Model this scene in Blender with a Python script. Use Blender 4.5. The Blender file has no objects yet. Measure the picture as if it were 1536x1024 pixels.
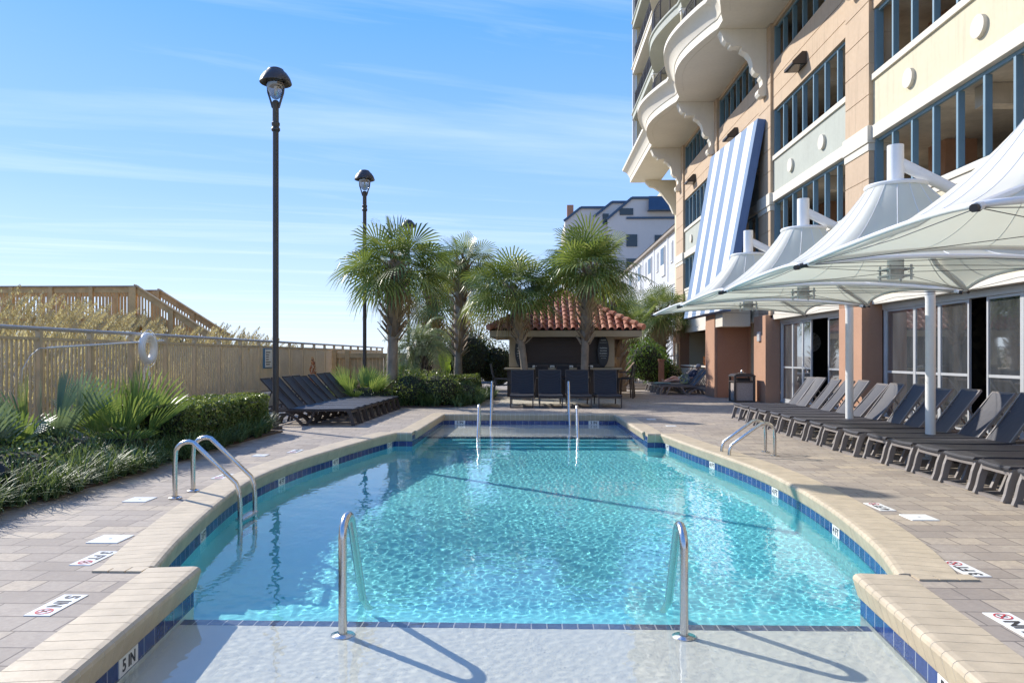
import bpy, math, random
from mathutils import Vector, Matrix, noise
from mathutils.geometry import tessellate_polygon
random.seed(7)
PI = math.pi
S = bpy.context.scene
COL = S.collection
R = math.radians
V = Vector

# ------------------------------------------------------------------ camera
TH = math.atan(29/1100)
cam = bpy.data.cameras.new('camera'); cam.sensor_width = 36; cam.lens = 36*1100/1536
cam.shift_y = 22/1536; cam.clip_end = 6000; cam.clip_start = .05
co = bpy.data.objects.new('camera', cam); COL.objects.link(co)
co.location = (0, 0, 1.45); co.rotation_euler = (PI/2, 0, TH); S.camera = co

# ------------------------------------------------------------------ node helpers
class NT:
    def __init__(s, nt): s.nt = nt; s.n = nt.nodes; s.l = nt.links
    def add(s, t, **k):
        n = s.n.new(t)
        for a, b in k.items():
            if hasattr(n, a) and not (a in n.inputs): setattr(n, a, b)
        return n
    def set(s, inp, v):
        if isinstance(v, bpy.types.NodeSocket): s.l.new(v, inp)
        else:
            if isinstance(v, tuple) and len(v) == 3 and inp.type == 'RGBA': v = (*v, 1)
            inp.default_value = v
    def coord(s, kind='Object', scale=(1, 1, 1), rot=(0, 0, 0), loc=(0, 0, 0)):
        c = s.n.new('ShaderNodeTexCoord'); m = s.n.new('ShaderNodeMapping')
        s.l.new(c.outputs[kind], m.inputs[0]); m.inputs['Scale'].default_value = scale
        m.inputs['Rotation'].default_value = rot; m.inputs['Location'].default_value = loc
        return m.outputs[0]
    def pos(s, scale=(1, 1, 1), rot=(0, 0, 0), loc=(0, 0, 0)):
        c = s.n.new('ShaderNodeNewGeometry'); m = s.n.new('ShaderNodeMapping')
        s.l.new(c.outputs['Position'], m.inputs[0]); m.inputs['Scale'].default_value = scale
        m.inputs['Rotation'].default_value = rot; m.inputs['Location'].default_value = loc
        return m.outputs[0]
    def noise(s, vec, scale=5, detail=4, rough=.55, dist=0):
        n = s.n.new('ShaderNodeTexNoise'); s.l.new(vec, n.inputs['Vector'])
        n.inputs['Scale'].default_value = scale; n.inputs['Detail'].default_value = detail
        n.inputs['Roughness'].default_value = rough; n.inputs['Distortion'].default_value = dist
        return n.outputs['Fac']
    def vor(s, vec, scale=5, out='Distance', feature='F1'):
        n = s.n.new('ShaderNodeTexVoronoi'); n.feature = feature; s.l.new(vec, n.inputs['Vector'])
        n.inputs['Scale'].default_value = scale
        return n.outputs[out]
    def ramp(s, f, stops, interp='LINEAR'):
        n = s.n.new('ShaderNodeValToRGB'); n.color_ramp.interpolation = interp; s.l.new(f, n.inputs[0])
        e = n.color_ramp.elements
        while len(e) < len(stops): e.new(.5)
        for q, (p, c) in zip(e, stops):
            q.position = p; q.color = (*c, 1) if isinstance(c, tuple) else (c, c, c, 1)
        return n.outputs[0]
    def mix(s, f, a, b, mode='MIX'):
        n = s.n.new('ShaderNodeMix'); n.data_type = 'RGBA'; n.blend_type = mode
        s.set(n.inputs[0], f); s.set(n.inputs[6], a); s.set(n.inputs[7], b)
        return n.outputs[2]
    def math(s, op, a, b=0):
        n = s.n.new('ShaderNodeMath'); n.operation = op; s.set(n.inputs[0], a); s.set(n.inputs[1], b)
        return n.outputs[0]
    def bump(s, h, strength=.3, dist=.01, normal=None):
        n = s.n.new('ShaderNodeBump'); s.l.new(h, n.inputs['Height'])
        n.inputs['Strength'].default_value = strength; n.inputs['Distance'].default_value = dist
        if normal: s.l.new(normal, n.inputs['Normal'])
        return n.outputs[0]

def mat(name, color=(.5, .5, .5), rough=.6, metal=0, spec=.5, fn=None):
    m = bpy.data.materials.new(name); m.use_nodes = True
    b = m.node_tree.nodes['Principled BSDF']; t = NT(m.node_tree)
    b.inputs['Base Color'].default_value = (*color, 1); b.inputs['Roughness'].default_value = rough
    b.inputs['Metallic'].default_value = metal; b.inputs['Specular IOR Level'].default_value = spec
    if fn: fn(t, b)
    return m

def mottled(name, color, var=.15, scale=3, rough=.7, bump=.2, bscale=60, metal=0, bd=.004, streak=0):
    def fn(t, b):
        p = t.pos(); n1 = t.noise(p, scale, 5); n2 = t.noise(p, scale*9, 3)
        lo = tuple(c*(1-var) for c in color); hi = tuple(min(1, c*(1+var)) for c in color)
        c1 = t.ramp(n1, [(.3, lo), (.7, hi)])
        c2 = t.mix(t.math('MULTIPLY', n2, .35), c1, tuple(c*.8 for c in color))
        if streak:
            n3 = t.noise(t.pos((7, 7, .5)), 1.2, 4)
            c2 = t.mix(t.ramp(n3, [(.52, 0.), (.8, streak)]), c2, tuple(c*.6 for c in color))
        t.set(b.inputs['Base Color'], c2)
        t.set(b.inputs['Roughness'], t.ramp(n2, [(.2, rough*.85), (.8, min(1, rough*1.15))]))
        t.set(b.inputs['Normal'], t.bump(t.noise(p, bscale, 3), bump, bd))
    return mat(name, color, rough, metal, fn=fn)

def leafmat(name, c1, c2, c3=None, rough=.45, trans=.35):
    m = bpy.data.materials.new(name); m.use_nodes = True; t = NT(m.node_tree)
    b = m.node_tree.nodes['Principled BSDF']; out = m.node_tree.nodes['Material Output']
    g = t.n.new('ShaderNodeNewGeometry')
    stops = [(.0, c1), (.6, c2)] + ([(1., c3)] if c3 else [])
    col = t.ramp(g.outputs['Random Per Island'], stops)
    big = t.noise(t.pos(), 1.7, 2)
    col = t.mix(t.ramp(big, [(.35, 0.), (.65, .5)]), col, tuple(x*1.25 for x in c2))
    t.set(b.inputs['Base Color'], col); b.inputs['Roughness'].default_value = rough
    tr = t.n.new('ShaderNodeBsdfTranslucent'); t.set(tr.inputs[0], t.mix(.35, col, (.35, .42, .05)))
    mx = t.n.new('ShaderNodeMixShader'); mx.inputs[0].default_value = trans
    t.l.new(b.outputs[0], mx.inputs[1]); t.l.new(tr.outputs[0], mx.inputs[2]); t.l.new(mx.outputs[0], out.inputs[0])
    return m

# ------------------------------------------------------------------ materials
def f_paver(t, b):
    p = t.pos((1, 1, 0), loc=(.13, .07, 0))
    def br(w, h, off, fr=2):
        n = t.n.new('ShaderNodeTexBrick'); t.l.new(p, n.inputs['Vector'])
        n.offset = off; n.offset_frequency = fr; n.squash = .62; n.squash_frequency = 3
        n.inputs['Scale'].default_value = 1; n.inputs['Brick Width'].default_value = w
        n.inputs['Row Height'].default_value = h; n.inputs['Mortar Size'].default_value = .006
        n.inputs['Mortar Smooth'].default_value = .35; n.inputs['Bias'].default_value = 0
        n.inputs['Color1'].default_value = (0, 0, 0, 1); n.inputs['Color2'].default_value = (1, 1, 1, 1)
        n.inputs['Mortar'].default_value = (.5, .5, .5, 1)
        return n
    n = br(.37, .215, .43)
    c = t.ramp(n.outputs['Color'], [(0, (.265, .225, .185)), (.3, (.35, .30, .245)), (.6, (.42, .36, .29)), (.88, (.46, .385, .29)), (1, (.56, .465, .335))])
    n1 = t.noise(t.pos(), 2.2, 5); n2 = t.noise(t.pos((1, 1, 1)), 26, 4, .7)
    c = t.mix(t.ramp(n1, [(.35, 0.), (.7, .5)]), c, (.40, .335, .27))
    c = t.mix(t.ramp(n2, [(.35, .0), (.75, .55)]), c, (.22, .175, .14))
    n3 = t.noise(t.pos(loc=(9, 3, 0)), .8, 3)
    c = t.mix(t.ramp(n3, [(.45, 0.), (.75, .3)]), c, (.50, .44, .37))
    n6 = t.noise(t.pos(loc=(2, 8, 0)), .55, 6, .65, 1.2)
    c = t.mix(t.ramp(n6, [(.52, 0.), (.60, .32), (.75, .12)]), c, (.27, .225, .185))
    c = t.mix(t.math('MULTIPLY', n.outputs['Fac'], .8), c, (.13, .11, .095))
    t.set(b.inputs['Base Color'], c)
    t.set(b.inputs['Roughness'], .8)
    n5 = t.noise(t.pos(loc=(4, 4, 0)), 7, 5, .7)
    c = t.mix(t.ramp(n5, [(.5, 0.), (.68, .35)]), c, (.25, .215, .19)); t.set(b.inputs['Base Color'], c)
    h = t.math('SUBTRACT', t.math('MULTIPLY', n2, .35), n.outputs['Fac'])
    h = t.math('ADD', h, t.math('MULTIPLY', n.outputs['Color'], .35))
    t.set(b.inputs['Normal'], t.bump(h, .6, .012))
M_paver = mat('paver', (.4, .33, .28), .8, fn=f_paver)
M_coping = mottled('coping_brick', (.53, .435, .30), .16, 5, .6, .25, 90, streak=.25)
M_grout = mottled('grout', (.80, .78, .72), .1, 8, .8)
def f_tile(c1, c2, grout, w=.152, h=.152):
    def fn(t, b):
        n = t.n.new('ShaderNodeTexBrick'); t.l.new(t.coord('UV'), n.inputs['Vector']); n.offset = 0
        n.inputs['Scale'].default_value = 1; n.inputs['Brick Width'].default_value = w
        n.inputs['Row Height'].default_value = h; n.inputs['Mortar Size'].default_value = .004
        n.inputs['Color1'].default_value = (*c1, 1); n.inputs['Color2'].default_value = (*c2, 1)
        n.inputs['Mortar'].default_value = (*grout, 1)
        c = t.mix(t.ramp(t.noise(t.pos(), 28, 4), [(.35, 0.), (.7, .45)]), n.outputs['Color'], tuple(min(1, x*1.9+.02) for x in c1))
        t.set(b.inputs['Base Color'], c)
        t.set(b.inputs['Roughness'], t.ramp(n.outputs['Fac'], [(0, .12), (1, .7)]))
        t.set(b.inputs['Normal'], t.bump(n.outputs['Fac'], -.3, .003))
    return fn
M_tile = mat('blue_glazed_tile', fn=f_tile((.010, .03, .125), (.018, .055, .20), (.33, .38, .42)))
M_stepedge = mat('step_edge_tile', fn=f_tile((.10, .13, .20), (.16, .19, .26), (.68, .68, .64), .1, .1))
def f_plaster(col, v):
    def fn(t, b):
        p = t.pos(); n1 = t.noise(p, 1.3, 4); n2 = t.noise(p, 30, 3)
        c = t.ramp(n1, [(.3, tuple(x*(1-v) for x in col)), (.7, col)])
        c = t.mix(t.math('MULTIPLY', n2, .25), c, tuple(x*.82 for x in col))
        t.set(b.inputs['Base Color'], c)
    return fn
M_basin = mat('water_tinted_plaster', rough=.7, fn=f_plaster((.22, .82, .86), .06))  # white plaster; the water's absorption of light is put into its colour
M_shelf = mat('white_plaster', rough=.7, fn=f_plaster((.88, .90, .77), .05))
def f_water(t, b):
    b.inputs['Transmission Weight'].default_value = 1; b.inputs['IOR'].default_value = 1.33
M_water = mat('pool_water', (1, 1, 1), 0.0, fn=f_water)
M_steel = mat('stainless_steel', (.62, .60, .57), .22, 1, fn=lambda t, b: t.set(b.inputs['Roughness'], t.ramp(t.noise(t.pos((1, 1, .3)), 60, 2), [(.3, .22), (.7, .28)])))
M_bronze = mottled('bronze_paint', (.055, .045, .04), .15, 4, .42, .05)
M_soil = mottled('soil_mulch', (.10, .07, .05), .35, 12, .95, .8, 40, bd=.02)
M_sand = mottled('sand', (.47, .40, .29), .18, 2, .95, .5, 50, bd=.01)
M_curb = mottled('stucco_curb', (.58, .52, .43), .1, 4, .85, .3, 120)
M_fence = mottled('tan_metal', (.54, .44, .29), .08, 5, .5, .05)
M_fencerail = mottled('grey_rail', (.42, .40, .38), .06, 5, .4, .05)
M_wood = mottled('weathered_pine', (.56, .37, .17), .22, 4, .75, .5, 30, bd=.006, streak=.4)
M_greywood = mottled('grey_cap_wood', (.30, .26, .22), .2, 5, .8, .4, 40)
M_tan = mottled('tan_stucco', (.53, .395, .27), .06, 1.2, .85, .35, 160, bd=.003, streak=.5)
M_brown = mottled('brown_stucco', (.36, .18, .11), .06, 1.5, .85, .35, 160, bd=.003)
M_terra = mottled('terracotta_stucco', (.47, .265, .165), .06, 1.5, .85, .35, 160, bd=.003)
M_cream = mottled('cream_stucco', (.64, .575, .41), .05, 1.2, .85, .35, 140, bd=.003, streak=.45)
M_sage = mottled('sage_stucco', (.44, .46, .40), .06, 1.2, .85, .35, 140, bd=.003, streak=.3)
M_trim = mottled('ivory_trim', (.70, .65, .55), .05, 1.5, .8, .2, 140, bd=.002, streak=.2)
M_ivory = mottled('ivory_balcony', (.80, .75, .64), .04, 1.0, .8, .15, 120, bd=.002, streak=.15)
M_blue = mottled('blue_grey_metal', (.16, .27, .34), .06, 3, .45, .04)
M_white = mottled('white_powdercoat', (.80, .80, .78), .03, 3, .35, .03)
M_alum = mottled('pale_aluminium', (.62, .63, .63), .04, 3, .35, .03, metal=.3)
M_conc = mottled('garage_concrete', (.55, .49, .40), .3, 1.2, .9, .3, 30, streak=.5)
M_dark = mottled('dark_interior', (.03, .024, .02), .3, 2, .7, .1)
M_woodwall = mat('wood_block_wall', rough=.6, fn=lambda t, b: t.set(b.inputs['Base Color'], t.ramp(t.vor(t.pos((1, 1, 1.4)), 5, 'Color'), [(.2, (.04, .025, .018)), (.8, (.16, .11, .07))])))
def f_sling(c):
    def fn(t, b):
        p = t.coord('Object')
        w = t.n.new('ShaderNodeTexWave'); t.l.new(p, w.inputs[0]); w.inputs['Scale'].default_value = 26; w.bands_direction = 'X'
        w2 = t.n.new('ShaderNodeTexWave'); t.l.new(p, w2.inputs[0]); w2.inputs['Scale'].default_value = 26; w2.bands_direction = 'Y'
        f = t.math('MULTIPLY', w.outputs['Fac'], w2.outputs['Fac'])
        t.set(b.inputs['Base Color'], t.mix(f, tuple(x*.55 for x in c), tuple(x*1.5 for x in c)))
        t.set(b.inputs['Normal'], t.bump(f, .4, .003))
    return fn
M_sling = mat('woven_sling', rough=.55, fn=f_sling((.048, .048, .06)))
M_slingdark = mat('navy_sling', rough=.6, fn=f_sling((.02, .022, .032)))
M_resin = mottled('taupe_resin', (.235, .21, .195), .1, 3, .5, .05)
M_resindark = mottled('espresso_resin', (.06, .045, .038), .12, 3, .45, .05)
def f_canopy(t, b):
    m = t.nt; out = m.nodes['Material Output']
    n = t.noise(t.pos((1, 1, 1)), 2.5, 4)
    c = t.ramp(n, [(.3, (.71, .695, .63)), (.7, (.77, .755, .69))]); t.set(b.inputs['Base Color'], c)
    tr = t.n.new('ShaderNodeBsdfTranslucent'); tr.inputs[0].default_value = (.80, .82, .68, 1)
    mx = t.n.new('ShaderNodeMixShader'); mx.inputs[0].default_value = .35
    t.l.new(b.outputs[0], mx.inputs[1]); t.l.new(tr.outputs[0], mx.inputs[2]); t.l.new(mx.outputs[0], out.inputs[0])
M_canopy = mat('white_canopy_fabric', rough=.6, fn=f_canopy)
M_black = mottled('black_rubber', (.02, .02, .022), .2, 5, .5, .05)
def f_glass(tint, fac, painted_refl=0.):
    def fn(t, b):
        out = t.n['Material Output']
        tr = t.n.new('ShaderNodeBsdfTransparent'); tr.inputs[0].default_value = (*tint, 1)
        gl = t.n.new('ShaderNodeBsdfGlossy'); gl.inputs['Roughness'].default_value = .03
        lw = t.n.new('ShaderNodeLayerWeight'); lw.inputs[0].default_value = .5
        f = t.math('ADD', t.math('MULTIPLY', lw.outputs['Fresnel'], .6), fac)
        n = t.bump(t.noise(t.pos(), 1.6, 2), .05, .02); t.l.new(n, gl.inputs['Normal'])
        mx = t.n.new('ShaderNodeMixShader'); t.set(mx.inputs[0], f)
        t.l.new(tr.outputs[0], mx.inputs[1]); t.l.new(gl.outputs[0], mx.inputs[2])
        df = t.n.new('ShaderNodeBsdfDiffuse'); df.inputs[0].default_value = (.42, .45, .47, 1); m2 = t.n.new('ShaderNodeMixShader')  # grey diffuse veil: the panes' pale reflection put into the colour
        t.set(m2.inputs[0], t.math('MULTIPLY', t.noise(t.pos((2, 2, .5)), 2, 4), painted_refl))
        t.l.new(mx.outputs[0], m2.inputs[1]); t.l.new(df.outputs[0], m2.inputs[2]); t.l.new(m2.outputs[0], out.inputs[0])
    return fn
M_glass = mat('door_glass', fn=f_glass((.55, .6, .6), .5, .20))
M_globe = mat('lamp_glass', fn=f_glass((.88, .9, .92), .12))
M_winglass = mat('dark_window_glass', (.03, .045, .055), .08)
M_text = mat('black_lettering', (.02, .02, .025), .5)
M_sign = mottled('white_sign', (.80, .80, .76), .05, 8, .4, .03)
M_red = mat('red_paint', (.55, .04, .05), .5)
M_signblue = mat('blue_sign_edge', (.03, .15, .3), .5)
M_roof = mat('terracotta_tile', rough=.75, fn=lambda t, b: (t.set(b.inputs['Base Color'], t.mix(t.ramp(t.noise(t.pos(), 9, 4), [(.4, 0.), (.75, .5)]), t.ramp(t.n.new('ShaderNodeNewGeometry').outputs['Random Per Island'], [(0, (.36, .11, .065)), (.5, (.47, .17, .10)), (1, (.56, .27, .18))]), (.30, .14, .10))), t.set(b.inputs['Normal'], t.bump(t.noise(t.pos(), 60, 3), .3, .005))))
M_fascia = mottled('beige_fascia', (.44, .37, .26), .06, 3, .7, .1)
M_shutter = mottled('brown_shutter', (.075, .055, .048), .1, 3, .5, .05)
M_chalk = mat('chalkboard', (.01, .018, .028), .45)
M_chalkmark = mat('chalk', (.42, .48, .50), .8)
M_gravel = mat('gravel', rough=.9, fn=lambda t, b: (t.set(b.inputs['Base Color'], t.ramp(t.vor(t.pos(), 22, 'Color'), [(.1, (.28, .24, .18)), (.9, (.62, .58, .48))])), t.set(b.inputs['Normal'], t.bump(t.vor(t.pos(), 22), -.8, .03))))
M_bark = mottled('palm_bark', (.27, .22, .17), .25, 5, .95, .8, 26, bd=.015, streak=.5)
M_boot = leafmat('palm_boot', (.16, .11, .07), (.30, .23, .16), (.42, .34, .25), .85, .08)
M_dead = leafmat('dead_frond', (.26, .17, .08), (.42, .31, .16), (.5, .40, .24), .85, .25)
M_palm = leafmat('palm_leaf', (.09, .15, .035), (.16, .22, .055), (.40, .42, .14), .40, .32)
M_palmsh = leafmat('palm_leaf_pale', (.13, .17, .08), (.22, .28, .14), (.36, .40, .24), .4, .3)
M_palmetto = leafmat('palmetto_leaf', (.08, .15, .05), (.17, .26, .07), (.42, .46, .13), .42, .35)
M_bluefan = leafmat('blue_green_leaf', (.09, .15, .11), (.16, .24, .17), (.24, .33, .2), .42, .25)
M_limefan = leafmat('lime_leaf', (.22, .36, .03), (.30, .45, .04), (.4, .5, .06), .4, .4)
M_hedge = leafmat('hedge_leaf', (.045, .08, .02), (.09, .14, .035), (.34, .37, .14), .38, .42)
M_bright2 = leafmat('groundcover_leaf', (.05, .09, .025), (.11, .17, .05), (.30, .36, .16), .4, .35)
M_darkhedge = leafmat('dark_hedge_leaf', (.014, .03, .014), (.03, .055, .02), (.06, .09, .03), .4, .2)
M_bright = leafmat('bright_bush_leaf', (.05, .13, .02), (.09, .19, .03), (.16, .27, .05), .4, .3)
M_liriope = leafmat('liriope_blade', (.04, .08, .03), (.085, .15, .05), (.30, .37, .17), .5, .3)
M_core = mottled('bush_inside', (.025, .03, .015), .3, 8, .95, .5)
M_oats = leafmat('sea_oat', (.48, .36, .18), (.62, .49, .28), (.76, .66, .45), .8, .45)
M_oatgreen = leafmat('dune_scrub', (.10, .12, .04), (.25, .22, .09), (.4, .3, .12), .7, .3)
M_redleaf = leafmat('red_leaf', (.3, .05, .03), (.45, .12, .06), (.5, .2, .1), .6, .3)
M_skin = mat('skin', (.55, .33, .24), .55)
M_navy = mottled('navy_cloth', (.03, .04, .075), .2, 8, .85, .3)
M_khaki = mottled('grey_cloth', (.33, .34, .36), .15, 9, .85, .3)
M_towel = mat('patterned_towel', rough=.9, fn=lambda t, b: t.set(b.inputs['Base Color'], t.ramp(t.vor(t.pos(), 14, 'Color'), [(.2, (.65, .62, .5)), (.5, (.45, .5, .16)), (.8, (.2, .24, .3))])))
M_seafoam = mottled('seafoam_towel', (.35, .55, .5), .1, 8, .9, .3)
M_pebble = mat('pebble_panel', rough=.85, fn=lambda t, b: t.set(b.inputs['Base Color'], t.ramp(t.noise(t.pos(), 70, 3, .8), [(.3, (.24, .19, .17)), (.7, (.50, .43, .38))])))
def f_clap(c):
    def fn(t, b):
        w = t.n.new('ShaderNodeTexWave'); t.l.new(t.pos(), w.inputs[0]); w.bands_direction = 'Z'; w.wave_profile = 'SAW'; w.inputs['Scale'].default_value = 1.6
        t.set(b.inputs['Base Color'], t.mix(t.ramp(w.outputs['Fac'], [(.0, .5), (.12, 0.)]), c, tuple(x*.7 for x in c)))
    return fn
M_siding = mat('grey_siding', rough=.7, fn=f_clap((.50, .51, .53)))
M_whitewall = mottled('white_stucco', (.60, .55, .50), .04, .3, .85, .2, 30)
M_bluemetal = mottled('blue_metal_roof', (.035, .07, .12), .1, 1, .4, .05)
def f_stripe(t, b):
    w = t.n.new('ShaderNodeSeparateXYZ'); t.l.new(t.coord('UV'), w.inputs[0])
    f = t.math('GREATER_THAN', t.math('MODULO', t.math('MULTIPLY', w.outputs[0], 4.3), 1), .5)
    n = t.noise(t.pos((1, 1, 1)), 1.5, 4)
    a = t.mix(n, (.13, .215, .35), (.17, .255, .39)); c = t.mix(n, (.72, .73, .75), (.8, .8, .8))
    t.set(b.inputs['Base Color'], t.mix(f, a, c))
M_stripe = mat('blue_white_stripe', rough=.7, fn=f_stripe)
M_stripeblue = mottled('blue_canvas', (.10, .18, .38), .08, 2, .7, .1)

# ------------------------------------------------------------------ mesh helpers
class MB:
    def __init__(s): s.v = []; s.f = []; s.mi = []; s.uv = {}; s.cur = 0
    def add(s, vs, fs):
        o = len(s.v); s.v += [tuple(p) for p in vs]
        for f in fs: s.f.append(tuple(i+o for i in f)); s.mi.append(s.cur)
        return o
    def box(s, x0, x1, y0, y1, z0, z1):
        vs = [(x, y, z) for z in (z0, z1) for y in (y0, y1) for x in (x0, x1)]
        s.add(vs, [(0, 2, 3, 1), (4, 5, 7, 6), (0, 1, 5, 4), (2, 6, 7, 3), (0, 4, 6, 2), (1, 3, 7, 5)]); return s
    def obox(s, a, b, w, h, up=(0, 0, 1), tw=None, th=None):      # beam from a to b
        a = V(a); b = V(b); d = (b-a).normalized(); u = V(up)
        sd = d.cross(u)
        if sd.length < 1e-4: sd = V((1, 0, 0))
        sd.normalize(); u = sd.cross(d)
        tw = w if tw is None else tw; th = h if th is None else th
        vs = [a+sd*i*w/2+u*j*h/2 for j in (-1, 1) for i in (-1, 1)] + [b+sd*i*tw/2+u*j*th/2 for j in (-1, 1) for i in (-1, 1)]
        s.add(vs, [(0, 1, 3, 2), (4, 6, 7, 5), (0, 4, 5, 1), (2, 3, 7, 6), (0, 2, 6, 4), (1, 5, 7, 3)]); return s
    def ring(s, pts, r, n=8, cap=True, flat=None):              # tube through pts; r number or list
        pts = [V(p) for p in pts]; rs = r if isinstance(r, (list, tuple)) else [r]*len(pts)
        o = len(s.v); prev = None
        for i, p in enumerate(pts):
            d = (pts[min(i+1, len(pts)-1)]-pts[max(i-1, 0)]).normalized()
            if prev is None:
                a = V((0, 0, 1)) if abs(d.z) < .9 else V((1, 0, 0)); x = d.cross(a).normalized()
            else: x = (prev-d*prev.dot(d)).normalized()
            prev = x; y = d.cross(x)
            for k in range(n):
                t = 2*PI*k/n; s.v.append(tuple(p+(x*math.cos(t)+y*math.sin(t))*rs[i]))
        m = len(pts)
        for i in range(m-1):
            for k in range(n):
                s.f.append((o+i*n+k, o+i*n+(k+1) % n, o+(i+1)*n+(k+1) % n, o+(i+1)*n+k)); s.mi.append(s.cur)
        if cap:
            s.f.append(tuple(o+k for k in reversed(range(n)))); s.f.append(tuple(o+(m-1)*n+k for k in range(n))); s.mi += [s.cur]*2
        return s
    def lathe(s, prof, c=(0, 0, 0), n=16):
        o = len(s.v)
        for (r, z) in prof:
            for k in range(n): s.v.append((c[0]+r*math.cos(2*PI*k/n), c[1]+r*math.sin(2*PI*k/n), c[2]+z))
        for i in range(len(prof)-1):
            for k in range(n): s.f.append((o+i*n+k, o+i*n+(k+1) % n, o+(i+1)*n+(k+1) % n, o+(i+1)*n+k)); s.mi.append(s.cur)
        return s
    def prism(s, poly, fn, t0, t1):                             # poly 2D, fn(u,v,t)->point
        n = len(poly); vs = [fn(u, v, t0) for u, v in poly]+[fn(u, v, t1) for u, v in poly]
        tri = tessellate_polygon([[V((u, v, 0)) for u, v in poly]])
        fs = [tuple(t) for t in tri]+[tuple(i+n for i in reversed(t)) for t in tri]
        fs += [(i, (i+1) % n, (i+1) % n+n, i+n) for i in range(n)]
        s.add(vs, fs); return s
    def band(s, path, w, th, axis=(0, 1, 0)):                   # flat bar following path in plane normal to axis
        ax = V(axis); pts = [V(p) for p in path]; o = len(s.v); m = len(pts)
        for i, p in enumerate(pts):
            d = (pts[min(i+1, m-1)]-pts[max(i-1, 0)]).normalized(); nn = d.cross(ax).normalized()
            ww = w[i] if isinstance(w, (list, tuple)) else w
            for a, b in ((-1, -1), (1, -1), (1, 1), (-1, 1)): s.v.append(tuple(p+ax*a*th/2+nn*b*ww/2))
        for i in range(m-1):
            for k in range(4): s.f.append((o+i*4+k, o+i*4+(k+1) % 4, o+i*4+4+(k+1) % 4, o+i*4+4+k)); s.mi.append(s.cur)
        s.f.append((o+3, o+2, o+1, o)); s.f.append(tuple(o+(m-1)*4+k for k in range(4))); s.mi += [s.cur]*2
        return s
    def build(s, name, m, parent=None, smooth=False, bevel=0, off=None, fix=True):
        ms = m if isinstance(m, (list, tuple)) else [m]
        base = V((0, 0, 0))
        if off is not None: base = V(off)
        elif parent is not None:
            q = parent
            while q is not None: base = base+q.location; q = q.parent
        else:
            xs = [p[0] for p in s.v]; ys = [p[1] for p in s.v]; zs = [p[2] for p in s.v]
            base = V(((min(xs)+max(xs))/2, (min(ys)+max(ys))/2, min(zs)))
        me = bpy.data.meshes.new(name)
        me.from_pydata([(p[0]-base.x, p[1]-base.y, p[2]-base.z) for p in s.v], [], s.f)
        for q in ms: me.materials.append(q)
        if len(ms) > 1: me.polygons.foreach_set('material_index', s.mi)
        if smooth is True: me.shade_smooth()
        elif smooth: me.shade_smooth()
        me.update()
        o = bpy.data.objects.new(name, me); COL.objects.link(o)
        if smooth and smooth is not True: me.set_sharp_from_angle(angle=R(smooth))
        if parent is not None: o.parent = parent
        elif off is None: o.location = base
        if bevel:
            b = o.modifiers.new('bevel', 'BEVEL'); b.width = bevel; b.segments = 2; b.limit_method = 'ANGLE'
        return o

def tag(o, label=None, cat=None, group=None, kind=None):
    if label: o['label'] = label
    if cat: o['category'] = cat
    if group: o['group'] = group
    if kind: o['kind'] = kind
    return o
def thing(name, label, cat, loc=(0, 0, 0), group=None):
    o = bpy.data.objects.new(name, None); o.empty_display_size = .2; COL.objects.link(o); o.location = loc
    return tag(o, label, cat, group)
def copy_thing(src, loc, rz=None, label=None, group=None):
    r = src.copy(); COL.objects.link(r); r.location = loc
    if rz is not None: r.rotation_euler = (0, 0, rz)
    if label: r['label'] = label
    if group: r['group'] = group
    for ch in [c for c in src.children]:
        c = ch.copy(); COL.objects.link(c); c.parent = r
        for g in [q for q in ch.children]:
            d = g.copy(); COL.objects.link(d); d.parent = c
    return r
def text(s, size, mtx, m, parent, name='lettering', depth=.0015, bold=.0):
    cu = bpy.data.curves.new('t', 'FONT'); cu.body = s; cu.size = size; cu.align_x = 'CENTER'; cu.align_y = 'CENTER'
    cu.extrude = depth; cu.offset = bold
    tmp = bpy.data.objects.new('t', cu); COL.objects.link(tmp)
    dg = bpy.context.evaluated_depsgraph_get(); me = bpy.data.meshes.new_from_object(tmp.evaluated_get(dg))
    bpy.data.objects.remove(tmp)
    base = V((0, 0, 0)); q = parent
    while q is not None: base = base+q.location; q = q.parent
    me.transform(Matrix.Translation(-base) @ mtx); me.materials.clear(); me.materials.append(m); me.name = name
    o = bpy.data.objects.new(name, me); COL.objects.link(o); o.parent = parent
    return o
def frame(o, x, y):                                             # matrix from origin, x dir, y dir
    x = V(x).normalized(); y = V(y); z = x.cross(y).normalized(); y = z.cross(x)
    return Matrix.Translation(V(o)) @ Matrix((x, y, z)).transposed().to_4x4()
ORD = ['nearest', 'second', 'third', 'fourth', 'fifth', 'sixth', 'seventh', 'eighth', 'ninth', 'tenth', 'eleventh', 'twelfth', 'thirteenth', 'fourteenth', 'fifteenth', 'sixteenth', 'seventeenth']

# ------------------------------------------------------------------ world and sun
AZ = math.atan2(.61, -.79); EL = R(33)
sd = V((math.cos(AZ)*math.cos(EL), math.sin(AZ)*math.cos(EL), math.sin(EL)))
L = bpy.data.lights.new('sun', 'SUN'); L.energy = 3.3; L.angle = R(.5); L.color = (1, .94, .85)
L.cycles.is_caustics_light = True
lo = bpy.data.objects.new('sun', L); COL.objects.link(lo); lo.rotation_euler = sd.to_track_quat('Z', 'Y').to_euler(); lo.location = (-20, 20, 30)
W = bpy.data.worlds.new('World'); S.world = W; W.use_nodes = True
t = NT(W.node_tree); bg = W.node_tree.nodes['Background']
sky = t.n.new('ShaderNodeTexSky'); sky.sky_type = 'NISHITA'; sky.sun_disc = False; sky.sun_elevation = EL
sky.sun_rotation = PI/2-AZ; sky.air_density = 1.0; sky.dust_density = .35; sky.ozone_density = 2.2
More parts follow.
